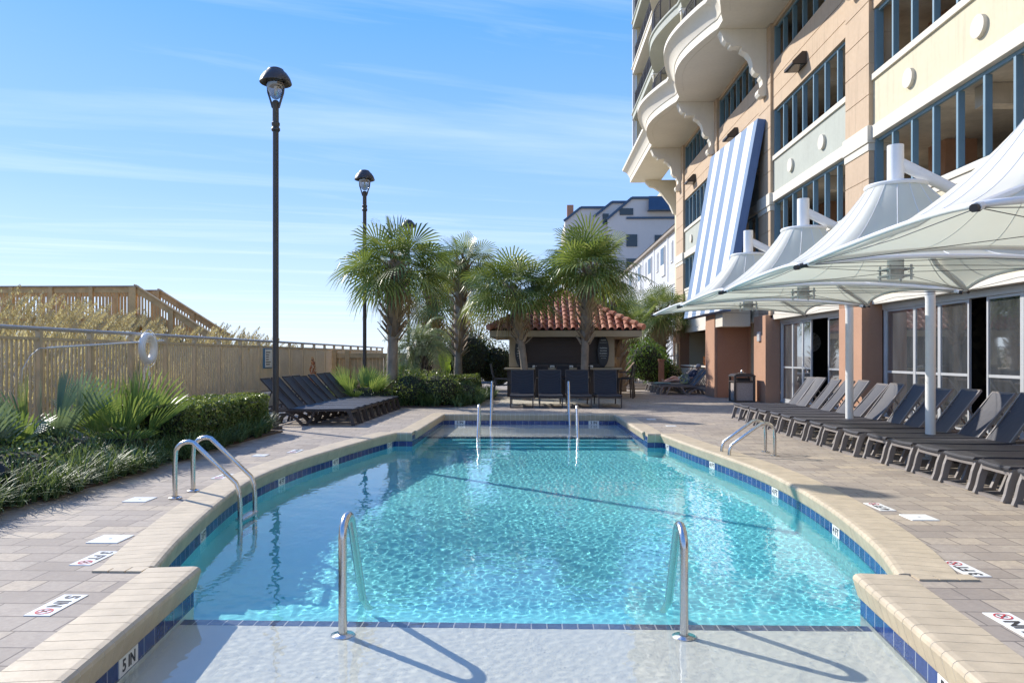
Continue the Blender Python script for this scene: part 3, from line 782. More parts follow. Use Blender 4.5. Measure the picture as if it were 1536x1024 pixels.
def boxhedge(name, label, x0, x1, y0_, y1_, z1, m, size, n, seed=0, group=None):
    random.seed(seed); l = MB(); pts = []
    A = [(x1-x0)*(y1_-y0_), (y1_-y0_)*z1, (y1_-y0_)*z1, (x1-x0)*z1, (x1-x0)*z1]
    for i in range(n):
        f = random.choices(range(5), A)[0]; u, v = random.random(), random.random(); d = abs(random.gauss(0, .05))
        x = x0+u*(x1-x0); y = y0_+u*(y1_-y0_); z = .05+v*(z1-.05)
        p = [(x, y0_+v*(y1_-y0_), z1-d), (x0+d, y, z), (x1-d, y, z), (x, y0_+d, z), (x, y1_-d, z)][f]
        lm = .07*noise.noise(V(p)*2.2)+.04*noise.noise(V(p)*6)
        cx_, cy_ = (x0+x1)/2, (y0_+y1_)/2
        rr = 1-.10*max(0, (p[2]/z1-.75)*4)
        pts.append((cx_+(p[0]-cx_)*rr+lm, cy_+(p[1]-cy_)*(1-.04*max(0, (p[2]/z1-.8)*5))+lm, p[2]+lm))
    leafcards(l, pts, size); t_ = thing(name, label, 'hedge', ((x0+x1)/2, (y0_+y1_)/2, 0), group)
    l.build('foliage', m, t_); c = MB(); c.box(x0+.12, x1-.12, y0_+.1, y1_-.1, 0, z1-.12); c.build('dark_core', M_core, t_, bevel=.05); return t_  # dark box inside the leaves, its colour stands in for inner shade
boxhedge('clipped_hedge', 'clipped small-leaved hedge running beside the left paving to the lamp', -6.1, -4.98, 10.4, 13.95, .72, M_hedge, .026, 26000, 5)
bush('groundcover', 'leafy low ground cover between the left border grass and the palmettos', 'ground cover', [(-5.9, 8.9, .16, .55, .7, .38), (-5.5, 9.8, .14, .45, .6, .34), (-5.5, 7.7, .15, .4, .6, .36), (-6.3, 8.3, .2, .5, .6, .38), (-5.3, 6.7, .12, .4, .5, .34)], M_bright2, .032, 1500)
bush('low_shrub', 'dark leafy low shrub at the left edge of the photo beside the pavers', 'shrub', [(-6.2, 6.9, .25, .8, 1.0, .42), (-5.9, 8.0, .2, .5, .6, .3)], M_hedge, .03, 1500)
M1 = M_palmetto
fanplant('palmetto', 'tall blue green fan palmetto standing upright before the fence', -6.25, 9.5, [(.05, .3, .5, .2, 1.15, .9, .5), (0, 0, .48, -.5, 1.25, .95, .36), (.18, .1, .45, -.9, 1.05, .95, .30), (-.2, 0, .42, 2.2, 1.3, .88, .40), (.1, -.2, .30, -.6, .9, .8, .5), (-.3, -.2, .35, 3.3, .9, .8, .5), (.25, -.3, .25, -1.6, .7, .7, .6)], M_bluefan, .05, 13)
fanplant('palmetto', 'dark green palmetto fans left of the tall blue green one', -6.35, 9.0, [(0, 0, .45, 1.9, 1.35, .9, .40), (-.25, -.2, .4, 2.4, 1.15, .9, .42), (.2, -.35, .32, -1.2, 1.0, .7, .6), (-.1, .2, .4, 2.9, .9, .9, .5), (0, -.3, .3, -2, .8, .7, .6)], M1, .05, 13)
fanplant('palmetto', 'large spiky round palmetto clump between the fans and the hedge', -5.8, 10.35, rand_hubs(19, .5, .46, 1.02, 4, .35, 1.5, .62), M1, .046, 14)
fanplant('palmetto', 'palmetto with wide fans at the far left edge of the bed', -6.35, 8.1, rand_hubs(14, .35, .46, .85, 8, .4, 1.45, .6), M_bluefan, .046, 12)
fanplant('palmetto', 'small palmetto low at the left picture edge', -6.0, 7.1, rand_hubs(12, .3, .35, .6, 18, .4, 1.3, .9), M1, .04, 16)
t_ = thing('pathway_uplight', 'round black garden light half hidden in the left border grass', 'garden light', (-5.15, 6.95, .02))
m = MB(); m.ring([(-5.15, 6.95, .02), (-5.15, 6.95, .3)], .02, 8); m.build('stake', M_black, t_)
m = MB(); m.ring([(-5.2, 7.1, .3), (-5.12, 6.88, .36)], [.06, .075], 16); m.build('lamp_head', M_black, t_, smooth=40)

# middle island
bush('low_shrub', 'rounded shrub with pale leaf tips right of the left loungers', 'shrub', [(-3.5, 21.4, .42, .75, .8, .60), (-2.8, 21.6, .42, .8, .9, .62), (-2.1, 22.3, .25, .6, .7, .45)], M_hedge, .035, 1500)
liriope('border_grass', 'dark border grass skirting the middle planting island', [(-4.0, -1.9, 20.7, 21.5), (-2.1, -1.5, 21.3, 24.5), (-1.9, -1.25, 24.0, 27.5)], .42, 1100, 6)
fanplant('palmetto', 'yellow green palmetto clump behind the left loungers', -5.0, 20.9, rand_hubs(24, .85, .55, .85, 9, .45, 1.45, .6), M1, .05, 13)
bush('low_shrub', 'low leafy shrub in front of the yellow green palmetto', 'shrub', [(-4.6, 20.6, .25, .9, .5, .42), (-5.6, 20.8, .25, .6, .5, .45)], M_hedge, .035, 1200)
boxhedge('clipped_hedge', 'low clipped hedge behind the middle shrub near the bar', -3.6, -1.75, 24.6, 25.8, .82, M_hedge, .03, 7000, 6)
bush('tall_shrub', 'tall dark evergreen shrub mass left of the bar hut', 'shrub', [(-2.6, 31, 1.3, 1.1, .9, 1.25), (-1.5, 31.4, 1.0, .95, .8, 1.05), (-3.6, 31.4, 1.0, .8, .8, 1.1)], M_darkhedge, .05, 900)
bush('tall_shrub', 'bright green rounded shrub right of the bar hut', 'shrub', [(5.05, 32.4, 1.15, .95, .8, 1.0), (5.7, 33.2, .8, .8, .8, .8)], M_bright, .05, 1100)
bush('low_shrub', 'small ragged shrub beside the far right loungers', 'shrub', [(6.3, 33.0, .5, .5, .6, .6)], M_oatgreen, .05, 700)
def smalltree(name, label, x, y, h, rr, m, seed, lv=2600, size=.07):
    random.seed(seed); t_ = thing(name, label, 'tree', (x, y, 0)); tr = MB(); l = MB(); pts = []
    tr.ring([(x, y, 0), (x+.1, y, h*.3), (x-.05, y, h*.55)], [.12, .09, .05], 8)
    for i in range(26):
        a = random.uniform(0, 6.28); e = random.uniform(-.1, 1.3); s_ = V((x, y, h*random.uniform(.3, .6)))
        q = V((x+math.cos(a)*rr*math.cos(e)*random.uniform(.5, 1), y+math.sin(a)*rr*math.cos(e), h*.6+math.sin(e)*h*.4*random.uniform(.6, 1)))
        tr.ring([s_, s_.lerp(q, .5)+V((0, 0, .1)), q], [.035, .022, .008], 5)
        for k in range(lv//26): pts.append(q+V((random.gauss(0, .22), random.gauss(0, .22), random.gauss(0, .17)))*rr*.6)
    leafcards(l, pts, size); tr.build('trunk', M_bark, t_, smooth=60); l.build('crown', m, t_)
smalltree('tree', 'thin airy tree showing sky between the palms and the bar', -3.2, 42, 4.3, 2.2, M_oatgreen, 2)
smalltree('tree', 'small leafy tree behind the right end of the bar hut', 5.5, 39, 3.2, 1.6, M_bright, 3)
smalltree('tree', 'grey green tree far behind the bar hut left corner', -6.0, 48, 3.4, 2.2, M_oatgreen, 5)

palm('cabbage palm with wide drooping fans nearest the metal fence', -4.1, 21.4, 5.65, 1.55, (.15, 0), 21, 26, .17, (.45, 1), deadn=11, blade_w=.034, elmin=-20)
palm('narrow cabbage palm between the leftmost palm and the bar hut', -2.65, 26.3, 5.95, 1.15, (.2, 0), 22, 26, .15, (.3, 1), deadn=9)
palm('brown trunked cabbage palm half hidden behind the leftmost palm crown', -3.9, 30, 5.4, 1.5, (-.2, 0), 23, 22, .17, (.35, 1), deadn=14)
palm('leaning cabbage palm in front of the left half of the bar hut', -.15, 23.9, 5.1, 1.5, (-.5, .1), 24, 34, .13, (.5, 1), deadn=4, elmin=-3)
palm('tallest full crowned cabbage palm in front of the right half of the bar hut', 1.72, 24.0, 5.85, 1.62, (.15, 0), 25, 36, .135, (.42, 1), deadn=4, elmin=-3)
palm('cabbage palm with stubbly trunk just behind the right side of the bar hut', 3.65, 30.3, 4.9, 1.4, (-.6, 0), 26, 22, .22, (.05, 1), deadn=8)
palm('short palm with dead skirt beside the hotel corner', 6.15, 35.5, 5.0, 1.45, (.1, 0), 27, 30, .2, (.1, 1), deadn=18)
palm('palm left of the short one beside the hotel corner', 4.9, 37.5, 4.6, 1.35, (0, 0), 28, 26, .2, (.1, 1), deadn=16)

def feather(mb, base, az, el, Lr, droop, lw=.02, ll=.34):
    pts = []; p = V(base); d = V((math.cos(az)*math.cos(el), math.sin(az)*math.cos(el), math.sin(el))); n = 12
    for i in range(n+1):
        pts.append(p.copy()); p = p+d*Lr/n; d = (d+V((0, 0, -droop/n*(1+i*.12)))).normalized()
    for i in range(n): mb.obox(pts[i], pts[i+1], .014, .01)
    side = V((-math.sin(az), math.cos(az), 0))
    for i in range(2, n):
        for s_ in (-1, 1):
            for q in (0, .33, .66):
                b = pts[i].lerp(pts[i+1], q); dd = (pts[i+1]-pts[i]).normalized(); l_ = ll*(1-.5*abs(i/n-.45))*random.uniform(.85, 1.1)
                e = b+(side*s_*.75+dd*.55+V((0, 0, .32))).normalized()*l_*.6; tip = e+(side*s_*.5+dd*.5+V((0, 0, -.5))).normalized()*l_*.45
                w_ = dd*lw*.5; mb.add([b-w_*.5, b+w_*.5, e+w_, e-w_, tip], [(0, 1, 2, 3), (3, 2, 4)])
t_ = thing('pindo_palm', 'silvery feather leaved palm with a fat dark stubby trunk in the middle island', 'palm tree', (-3.55, 23.4, 0))
m = MB(); m.lathe([(.2, .0), (.26, .5), (.33, 1.0), (.3, 1.45), (.15, 1.8)], (-3.55, 23.4, 0), 14); tr = m.build('trunk', M_bark, t_, smooth=60)
m = MB(); random.seed(5)
for k in range(95):
    a = k*2.4; z = .35+1.35*k/95; d = V((math.cos(a), math.sin(a), 0)); sdv = V((-d.y, d.x, 0)); p0 = V((-3.55, 23.4, z))+d*.24; tip = p0+d*random.uniform(.15, .3)+V((0, 0, random.uniform(.2, .38)))
    m.add([p0-sdv*.05, p0+sdv*.05, tip+sdv*.02, tip-sdv*.02, p0+d*.05], [(0, 1, 2, 3), (0, 4, 3), (4, 1, 2), (4, 2, 3)])
m.build('leaf_stub', mottled('dark_stub', (.10, .07, .055), .3, 9, .9, .4), tr)
m = MB()
for k in range(34): feather(m, (-3.55, 23.4, 1.65), k*2.4+.3, R(82)-R(70)*k/34, random.uniform(1.25, 1.6), 1.7+.5*random.random(), .022, .36)
m.build('crown', M_palmsh, t_)
fanplant('palmetto', 'single upright lime green fan leaf beside the feather palm', -2.95, 24.6, [(0, 0, .85, 0, 1.5, .9, .42), (.1, .1, .7, 1, 1.3, .6, .4)], M_limefan, .05, 16)
fanplant('fern_clump', 'yellowed leafy clump left of the feather palm trunk', -4.0, 22.9, rand_hubs(9, .4, .9, .7, 31, .3, 1.2, .9), M_bright, .035, 18)
t_ = thing('red_leaf_plant', 'small red leaved plant at the wooden fence post', 'plant', (-7.2, 24, 0)); m = MB()
leafcards(m, blob(-7.2, 24, .8, .10, .12, .55, 260), .04); m.build('foliage', M_redleaf, t_)
t_ = thing('red_leaf_plant', 'dry red leaved shrub inside the far ground floor opening', 'plant', (7.6, 31.6, 0)); m = MB()
leafcards(m, blob(7.6, 31.6, 1.0, .22, .35, .75, 420), .05); m.build('foliage', M_redleaf, t_)

# ------------------------------------------------------------------ lamps
def lamp():
    t_ = thing('lamp_post', 'nearest and tallest-looking dark bronze lamp post by the hedge', 'lamp post', (-5.08, 14.45, 0), 'lamp posts along the left fence')
    x, y = -5.08, 14.45
    m = MB(); m.ring([(x, y, .03), (x, y, 5.95)], .058, 16); m.ring([(x, y, 0), (x, y, .06)], .13, 16); m.build('pole', M_bronze, t_, smooth=40)
    m = MB(); m.lathe([(.058, 5.9), (.085, 5.93), (.085, 5.97), (.062, 6.0), (.08, 6.04), (.08, 6.08), (.062, 6.1), (.06, 6.45), (.075, 6.48), (.05, 6.52), (.0, 6.53)], (x, y, 0), 16); m.build('collar', M_bronze, t_, smooth=40)
    m = MB()
    for s_ in (-1, 1):
        m.band([(x+s_*.06, y, 6.38), (x+s_*.10, y, 6.52), (x+s_*.15, y, 6.68), (x+s_*.17, y, 6.9)], .03, .045)
    m.build('bracket_arm', M_bronze, t_)
    m = MB(); m.lathe([(.0, 6.54), (.06, 6.56), (.11, 6.62), (.155, 6.72), (.18, 6.84), (.18, 6.93)], (x, y, 0), 20); g = m.build('globe', M_globe, t_, smooth=True)
    m = MB(); m.lathe([(.0, 6.62), (.03, 6.63), (.035, 6.8), (.0, 6.82)], (x, y, 0), 10); m.build('bulb', M_white, g, smooth=True)
    m = MB(); m.lathe([(.0, 7.17), (.10, 7.165), (.15, 7.14), (.165, 7.11), (.22, 7.06), (.28, 6.97), (.305, 6.90), (.31, 6.87), (.295, 6.87), (.2, 6.93), (.0, 6.95)], (x, y, 0), 24); m.build('dome_cap', M_bronze, t_, smooth=35)
    return t_
lp = lamp()
copy_thing(lp, (-5.13, 22.45, 0), 0, 'middle dark bronze lamp post rising left of the leftmost palm')
copy_thing(lp, (-5.16, 30.7, 0), .6, 'farthest lamp post with its head showing among the palm fronds')

# ------------------------------------------------------------------ life ring, hook and sign on the fence
t_ = thing('life_ring', 'white life ring hanging on the fence rail with loose ropes', 'life ring', (-7.6, 14.5, 1.3), None)
m = MB(); pts = []
c = V((-7.57, 14.28, 1.60)); ax1 = V((-.06, .99, 0)).normalized()
ringp = [c+ax1*math.cos(a)*.25+V((0, 0, 1))*math.sin(a)*.25 for a in [2*PI*k/28 for k in range(29)]]
m.ring(ringp, .07, 12, cap=False); m.build('ring_body', M_white, t_, smooth=True)
m = MB(); random.seed(4)
m.ring([c+ax1*math.cos(a)*.36+V((.03, 0, .0))+V((0, 0, 1))*math.sin(a)*.37 for a in [2*PI*k/24 for k in range(25)]], .008, 5, cap=False)
for q in range(6):
    z0 = 1.35+random.uniform(-.1, .1); yy = 14.3+random.uniform(-.08, .08)
    m.ring([(-7.6+random.uniform(-.03, .05), yy+.05*math.sin(k*1.3+q), z0-k*.10+.02*math.sin(q+k)) for k in range(6+q)], .007, 5)
m.build('rope', M_white, t_)
t_ = thing('rescue_pole', 'long white rescue pole tied along the fence beside the life ring', 'rescue pole', (-7.62, 13, 1.6))
m = MB(); m.ring([(-7.62, 11.35, 1.58), (-7.62, 15.0, 1.77)], .019, 10); m.build('shaft', M_white, t_, smooth=40)
m = MB(); m.ring([(-7.62, 11.35, 1.58), (-7.58, 11.1, 1.57), (-7.55, 10.85, 1.45), (-7.56, 10.7, 1.25), (-7.58, 10.72, 1.05)], .008, 6); m.build('hook', M_alum, t_, smooth=40)
t_ = thing('fence_sign', 'small white notice board on the metal fence behind the nearest lamp', 'sign', (-7.62, 21.0, 1.2))
m = MB(); m.box(-7.66, -7.64, 20.75, 21.45, 1.1, 1.68); m.build('board', M_signblue, t_, bevel=.01)
m = MB(); m.box(-7.64, -7.63, 20.85, 21.4, 1.13, 1.65); m.build('notice', M_sign, t_)
m = MB()
for k in range(6): m.box(-7.63, -7.627, 20.9, 20.9+random.uniform(.2, .4), 1.2+.07*k, 1.225+.07*k)
m.build('notice_lines', M_text, t_)

# ------------------------------------------------------------------ handrails
def rail(label, x, ys_, group='stainless handrails at the pool steps'):
    t_ = thing('handrail', label, 'handrail', (x, ys_[0][0], ys_[0][1]), group)
    m = MB(); m.ring([(x, a, b) for a, b in ys_], .027, 14); receiver(m.build('tube', M_steel, t_, smooth=40))
    m = MB(); a, b = ys_[0]; m.lathe([(.0, .0), (.075, .0), (.075, .012), (.05, .024), (.03, .03)], (x, a, b), 20); receiver(m.build('base_flange', M_steel, t_, smooth=40))
def loop(y, z0, z1, ye, ze, dirn=1, arc=.12):
    P = [(y, z0), (y, z1-arc)]
    for k in range(1, 9):
        a = PI*.88*k/9; P.append((y+dirn*(arc-arc*math.cos(a)), z1-arc+arc*math.sin(a)))
    P.append((ye, ze)); return P
rail('left stainless handrail standing on the near shallow shelf', -1.18, loop(4.56, SHZ, .425, 5.32, -.66))
rail('right stainless handrail standing on the near shallow shelf', .95, loop(4.59, SHZ, .37, 5.32, -.66))
rail('left handrail on the front edge of the far shelf', -1.12, loop(15.85, SHZ, .40, 15.05, -.66, -1))
rail('right handrail on the front edge of the far shelf', .97, loop(15.85, SHZ, .38, 15.05, -.66, -1))
rail('left handrail at the far end wall of the pool', -1.0, loop(18.75, .0, .80, 17.95, SHZ, -1))
rail('right handrail at the far end wall of the pool', .94, loop(18.75, .0, .80, 17.95, SHZ, -1))
def ladder(label, sx, xd, xp, ya, yb, zt):
    t_ = thing('pool_ladder', label, 'pool ladder', (xd, (ya+yb)/2, 0), 'pool ladders')
    for y in (ya, yb):
        P = [(xd, y, 0), (xd, y, zt-.22)]
        for k in range(1, 7):
            a = PI*.62*k/6; P.append((xd-sx*(.14-.14*math.cos(a)), y, zt-.14+.14*math.sin(a)-.0))
        e = V(P[-1]); f = V((xp+sx*.03, y, .16)); P += [tuple(e.lerp(f, .5)), tuple(f), (xp, y, .08), (xp-sx*.01, y, -.05), (xp-sx*.01, y, -1.1)]
        m = MB(); m.ring(P, .024, 12); receiver(m.build('rail', M_steel, t_, smooth=40))
        m = MB(); m.lathe([(.0, .0), (.065, .0), (.065, .012), (.04, .022)], (xd, y, .001), 18); m.build('base_flange', M_steel, t_, smooth=40)
    for z in (-.21, -.5, -.8):
        m = MB(); m.box(min(xp-sx*.05, xp+sx*.04), max(xp-sx*.05, xp+sx*.04), min(ya, yb), max(ya, yb), z-.02, z+.01); receiver(m.build('tread', M_steel, t_, bevel=.005))
ladder('stainless pool ladder on the left edge near the border grass', -1, -3.63, -2.97, 7.38, 7.78, .58)
ladder('stainless pool ladder on the right edge near the lounger row', 1, 3.53, 2.88, 10.74, 11.16, .48)

# ------------------------------------------------------------------ deck markers and lids
def marker(word, x, y, side, label, Lm=.36, Wm=.15, sym=True):
    t_ = thing('depth_marker', label, 'depth marker', (x, y, .002), 'depth marker tiles set in the deck')
    m = MB(); m.box(x-Wm/2, x+Wm/2, y-Lm/2, y+Lm/2, -.004, .005); m.build('tile', M_sign, t_)
    xd = (0, -1*side, 0); yd = (1*side, 0, 0)      # side +1: left deck, read towards -Y
    def P(u, v): return V((x+v*side, y-u*side, .006))
    text(word, .115, frame(P(-.055 if sym else 0, 0), xd, yd), M_text, t_, depth=.001, bold=.003)
    if sym:
        m = MB(); c = P(.115, 0); N = 24
        for k in range(N):
            a, b = 2*PI*k/N, 2*PI*(k+1)/N
            m.add([c+V((math.cos(q)*r_, math.sin(q)*r_, .0012)) for q, r_ in ((a, .038), (b, .038), (b, .047), (a, .047))], [(0, 1, 2, 3)])
        m.obox(c+V((-.03, -.03, .0015)), c+V((.03, .03, .0015)), .008, .001); s_ = m.build('no_diving_symbol', M_red, t_)
        m = MB(); m.obox(c+V((-.018, .006, .001)), c+V((.02, -.008, .001)), .007, .001); m.obox(c+V((-.02, .012, .001)), c+V((-.012, .02, .001)), .01, .001); m.build('diver', M_text, s_)
marker('5 IN', -2.63-.13, 4.2, 1, 'white 5 IN no diving tile nearest on the left deck')
marker('3 FT', -3.13, 5.18, 1, 'white 3 FT no diving tile on the left deck near the coping corner')
marker('5 IN', 2.62, 4.03, -1, 'white 5 IN no diving tile nearest on the right deck')
marker('3 FT', 2.95, 5.08, -1, 'white 3 FT no diving tile on the right deck near the coping corner')
marker('4 FT', 3.35, 7.15, -1, 'small white depth tile on the right deck beyond the square lid')
marker('4 FT', -3.72, 8.75, 1, 'small white depth tile on the left deck beyond the ladder')
marker('4 FT', -3.6, 11.1, 1, 'small white depth tile farther along the left deck')
def lid(x, y, s_, label):
    t_ = thing('skimmer_lid', label, 'skimmer lid', (x, y, 0), 'white skimmer lids in the deck')
    m = MB(); m.box(x-s_/2, x+s_/2, y-s_/2, y+s_/2, -.004, .008); m.build('plate', M_sign, t_, bevel=.003)
    m = MB(); m.lathe([(.0, .0), (.012, .0), (.012, .002), (.0, .002)], (x, y, .0085), 10); m.build('screw', M_alum, t_)
lid(-3.33, 5.72, .25, 'large square white skimmer lid on the near left deck')
lid(3.48, 6.68, .24, 'square white skimmer lid on the right deck')
lid(-3.95, 7.3, .24, 'white lid beside the left ladder base')
lid(-3.95, 10.6, .2, 'white lid on the left deck halfway to the loungers')
lid(2.9, 15.3, .2, 'white lid on the right deck near the far end')
lid(2.75, 16.9, .2, 'farthest white lid on the right deck')

def plaque(word, x, y, nx, label, L_=.235, zc=-.205, h=.10, mult=1, axis='x'):
    s_ = 1 if nx > 0 else -1
    t_ = thing('depth_plaque', label, 'depth plaque', (x, y, zc-h/2), 'depth plaques in the waterline tiles')
    m = MB()
    # direction of wall
    if axis == 'x':
        i = min(range(len(PATH)-1), key=lambda k: abs((PATH[k][1]+PATH[k+1][1])/2-y)+(abs((PATH[k][0]+PATH[k+1][0])/2-x))*2)
        d = V((PATH[i+1][0]-PATH[i][0], PATH[i+1][1]-PATH[i][1], 0)).normalized()
        if d.y < 0: d = -d
        n = V((d.y, -d.x, 0))*s_
        # project onto wall line
        a = V((*PATH[i], 0)); f = ((V((x, y, 0))-a).dot(d)); c = a+d*f
        rd = d*s_
    else: n = V((0, -1, 0)); rd = V((1, 0, 0)); c = V((x, y, 0))
    c = c+V((0, 0, zc))
    vs = [c+rd*a_+V((0, 0, b_))+n*.006 for a_, b_ in ((-L_/2, -h/2), (L_/2, -h/2), (L_/2, h/2), (-L_/2, h/2))]
    vs += [p-n*.008 for p in vs]
    m.add(vs, [(0, 1, 2, 3), (7, 6, 5, 4), (0, 4, 5, 1), (1, 5, 6, 2), (2, 6, 7, 3), (3, 7, 4, 0)]); receiver(m.build('tile', M_sign, t_))
    text(word, h*.92, frame(c+n*.0075, rd, (0, 0, 1)), M_text, t_, depth=.0008, bold=.002)
plaque('5 IN', -2.2, 3.93, 1, 'white 5 IN plaque in the near left blue waterline tiles')
plaque('5 IN', 2.05, 3.66, -1, 'white 5 IN plaque in the near right blue waterline tiles')
plaque('3 FT', -3.0, 6.7, 1, 'narrow white depth plaque under the left ladder', .2)
plaque('4 FT', -3.27, 9.6, 1, 'white depth plaque on the left wall beyond the ladder', .22)
plaque('4 FT', -3.05, 11.4, 1, 'white depth plaque farther along the left wall', .22)
plaque('3 FT', -2.6, 13.55, 1, 'white depth plaque at the far end of the left curve', .2)
plaque('4 FT', 2.87, 7.0, -1, 'white depth plaque on the right wall beside the skimmer mouth', .22)
plaque('4 FT', 2.95, 9.0, -1, 'white depth plaque on the right wall before the ladder', .22)
plaque('4 FT', 2.76, 11.2, -1, 'white depth plaque on the right wall behind the ladder', .2)
plaque('3 FT', 2.46, 13.4, -1, 'white depth plaque at the far end of the right curve', .2)
plaque('5 IN', -1.78, 18.26, 0, 'left white depth plaque on the far end wall', .26, axis='y')
plaque('5 IN', 1.55, 18.26, 0, 'right white depth plaque on the far end wall', .26, axis='y')

# ------------------------------------------------------------------ loungers
def lounger(label, kind, ang, Lb=.92, HX=1.345, bwid=None):
    fr, sl = {'taupe': (M_resin, M_sling), 'brown': (M_resindark, M_sling), 'navy': (M_resindark, M_slingdark)}[kind]
    t_ = thing('sun_lounger', label, 'sun lounger', (0, 0, 0))
    W2 = .335 if kind == 'navy' else .27
    m = MB()
    for s_ in (-1, 1):
        y = s_*(W2-.02)
        m.band([(.03, y, .315), (.25, y, .325), (1.0, y, .315), (1.9, y, .30)], [.04, .048, .048, .04], .04)
    for x in (.05, .7, 1.32, 1.88): m.box(x-.02, x+.02, -W2+.03, W2-.03, .295, .325)
    m.build('frame', fr, t_, bevel=.006)
    m = MB(); n = 10
    for s_ in (0,):
        top = [(.0, .345), (.02, .362), (.3, .36), (.7, .352), (1.1, .356), (1.32, .362)]
        o = []
        for (x, z) in top:
            for k in range(5):
                y = -W2+2*W2*k/4; o.append((x, y, z-.012*(1-(2*k/4-1)**2)))
        o += [(x, y, z-.020) for (x, y, z) in o]
        N = len(top)*5; fs = []
        for i in range(len(top)-1):
            for k in range(4):
                a = i*5+k; fs += [(a, a+1, a+6, a+5), (N+a, N+a+5, N+a+6, N+a+1)]
            fs += [(i*5, i*5+5, N+i*5+5, N+i*5), (i*5+4, N+i*5+4, N+i*5+9, i*5+9)]
        fs += [(0, N, N+1, 1), (1, N+1, N+2, 2), (2, N+2, N+3, 3), (3, N+3, N+4, 4)]
        b = (len(top)-1)*5; fs += [(b+k, b+k+1, N+b+k+1, N+b+k) for k in range(4)]
        m.add(o, fs)
    m.build('seat', sl, t_)
    ca, sa = math.cos(ang), math.sin(ang); h = V((HX, 0, .345))
    bw = bwid or (W2 if kind == 'navy' else W2-.02)
    bk = MB()
    o = []
    for i in range(6):
        f = i/5; cc = .018*math.sin(PI*f)
        for k in range(5):
            y = -bw+.01+2*(bw-.01)*k/4; d_ = f*Lb; off = -cc-.012*(1-(2*k/4-1)**2)
            o.append((h.x+ca*d_-sa*(.014+off), y, h.z+sa*d_+ca*(.014+off)))
    o += [(x+sa*.026, y, z-ca*.026) for x, y, z in o]; N = 30; fs = []
    for i in range(5):
        for k in range(4):
            a = i*5+k; fs += [(a, a+1, a+6, a+5), (N+a, N+a+5, N+a+6, N+a+1)]
        fs += [(i*5, i*5+5, N+i*5+5, N+i*5), (i*5+4, N+i*5+4, N+i*5+9, i*5+9)]
    fs += [(k, N+k, N+k+1, k+1) for k in range(4)]+[(25+k, 25+k+1, N+25+k+1, N+25+k) for k in range(4)]
    bk.add(o, fs); b = bk.build('backrest', sl, t_)
    m = MB()
    for s_ in (-1, 1):
        y = s_*(bw-.005); p0 = h+V((0, y, -.005)); p1 = p0+V((ca*Lb*1.01, 0, sa*Lb*1.01)); m.obox(p0, p1, .022, .035, up=(-sa, 0, ca))
    m.obox(h+V((ca*Lb, -bw, sa*Lb)), h+V((ca*Lb, bw, sa*Lb)), .03, .03)
    m.build('back_frame', fr, b)
    for s_ in (-1, 1):
        y = s_*(W2-.02)
        m = MB()
        if kind == 'navy':
            m.band([(.06, y, .33), (.03, y, .18), (.02, y, 0)], .05, .035)
        else:
            m.band([(.13, y, .335), (.07, y, .30), (.03, y, .2), (.0, y, .08), (-.02, y, .0)], [.05, .085, .075, .07, .09], .045)
            if kind == 'taupe': m.band([(.36, y, .31), (.30, y, .2), (.25, y, .08), (.22, y, .015)], [.06, .055, .05, .05], .04); m.box(-.03, .25, y-.022, y+.022, 0, .03)
        m.build('leg', fr, t_, bevel=.004)
        m = MB()
        if kind == 'navy': m.band([(1.45, y, .3), (1.5, y, .15), (1.52, y, 0)], .05, .035)
        else: m.band([(.80, y, .31), (.86, y, .14), (.96, y, .025), (1.06, y, .03), (1.18, y, .15), (1.36, y, .245), (1.54, y, .235), (1.68, y, .13), (1.72, y, .0)], [.05, .05, .06, .06, .05, .045, .045, .045, .05], .04)
        m.build('leg', fr, t_)
        m = MB(); m.obox(h+V((ca*Lb*.62, s_*(W2-.07), sa*Lb*.62)), (1.86 if ang < 1.1 else 1.75, s_*(W2-.07), .30), .018, .018); m.build('back_strut', fr, t_)
    m = MB(); m.box(-.03, .02, -W2+.03, W2-.03, .0, .03); m.box(.02, .06, -W2+.03, W2-.03, .27, .30); m.build('stretcher', fr, t_)
    return t_
def vary(t_):
    dl = R(random.uniform(-3, 2.5)); hh = V((1.3, 0, .345)); rm = Matrix.Rotation(dl, 3, 'Y')
    for ch in t_.children:
        if ch.name.startswith('backrest') or ch.name.startswith('back_strut'): ch.rotation_euler = (0, dl, 0); ch.location = hh-rm@hh
g = 'loungers in the long right row by the glass doors'
src = lounger('x', 'taupe', R(52), .77, 1.27, .235); src['group'] = g
ysr = [6.25, 6.95, 7.62, 8.32, 8.98, 9.62, 10.28, 10.95, 11.66, 12.32, 12.98, 13.72, 14.38, 15.03, 15.68, 16.33, 16.98]
n = len(ysr)
for i, y in enumerate(ysr):
    j = n-1-i
    lab = ('taupe sling lounger at the far end of the right row, closest to the trash can' if j == 0 else
           'taupe sling lounger, %s one from the trash can end of the right row' % ORD[j] if j < 9 else
           'taupe sling lounger at the near right edge of the photo' if i == 0 else 'taupe sling lounger, %s one from the near end of the right row' % ORD[i])
    lc = (4.72+random.uniform(-.05, .05), y, 0)
    if i == 0: src.location = lc; src['label'] = lab
    else: vary(copy_thing(src, lc, random.uniform(-.045, .045), lab))
src = lounger('x', 'brown', R(47), .86); src['group'] = 'loungers on the left deck by the fence'
for i in range(8):
    lc = (-3.72+.01*i, 15.42+.625*i, 0)
    lab = 'dark brown lounger nearest the lamp post in the left row' if i == 0 else 'dark brown lounger at the far end of the left row by the shrub' if i == 7 else 'dark brown lounger, %s from the lamp post in the left row' % ORD[i]
    if i == 0: src.location = lc; src.rotation_euler = (0, 0, PI); src['label'] = lab
    else: vary(copy_thing(src, lc, PI+random.uniform(-.025, .025), lab))
src = lounger('x', 'navy', R(80), .70); src['group'] = 'upright loungers facing the pool in front of the bar'
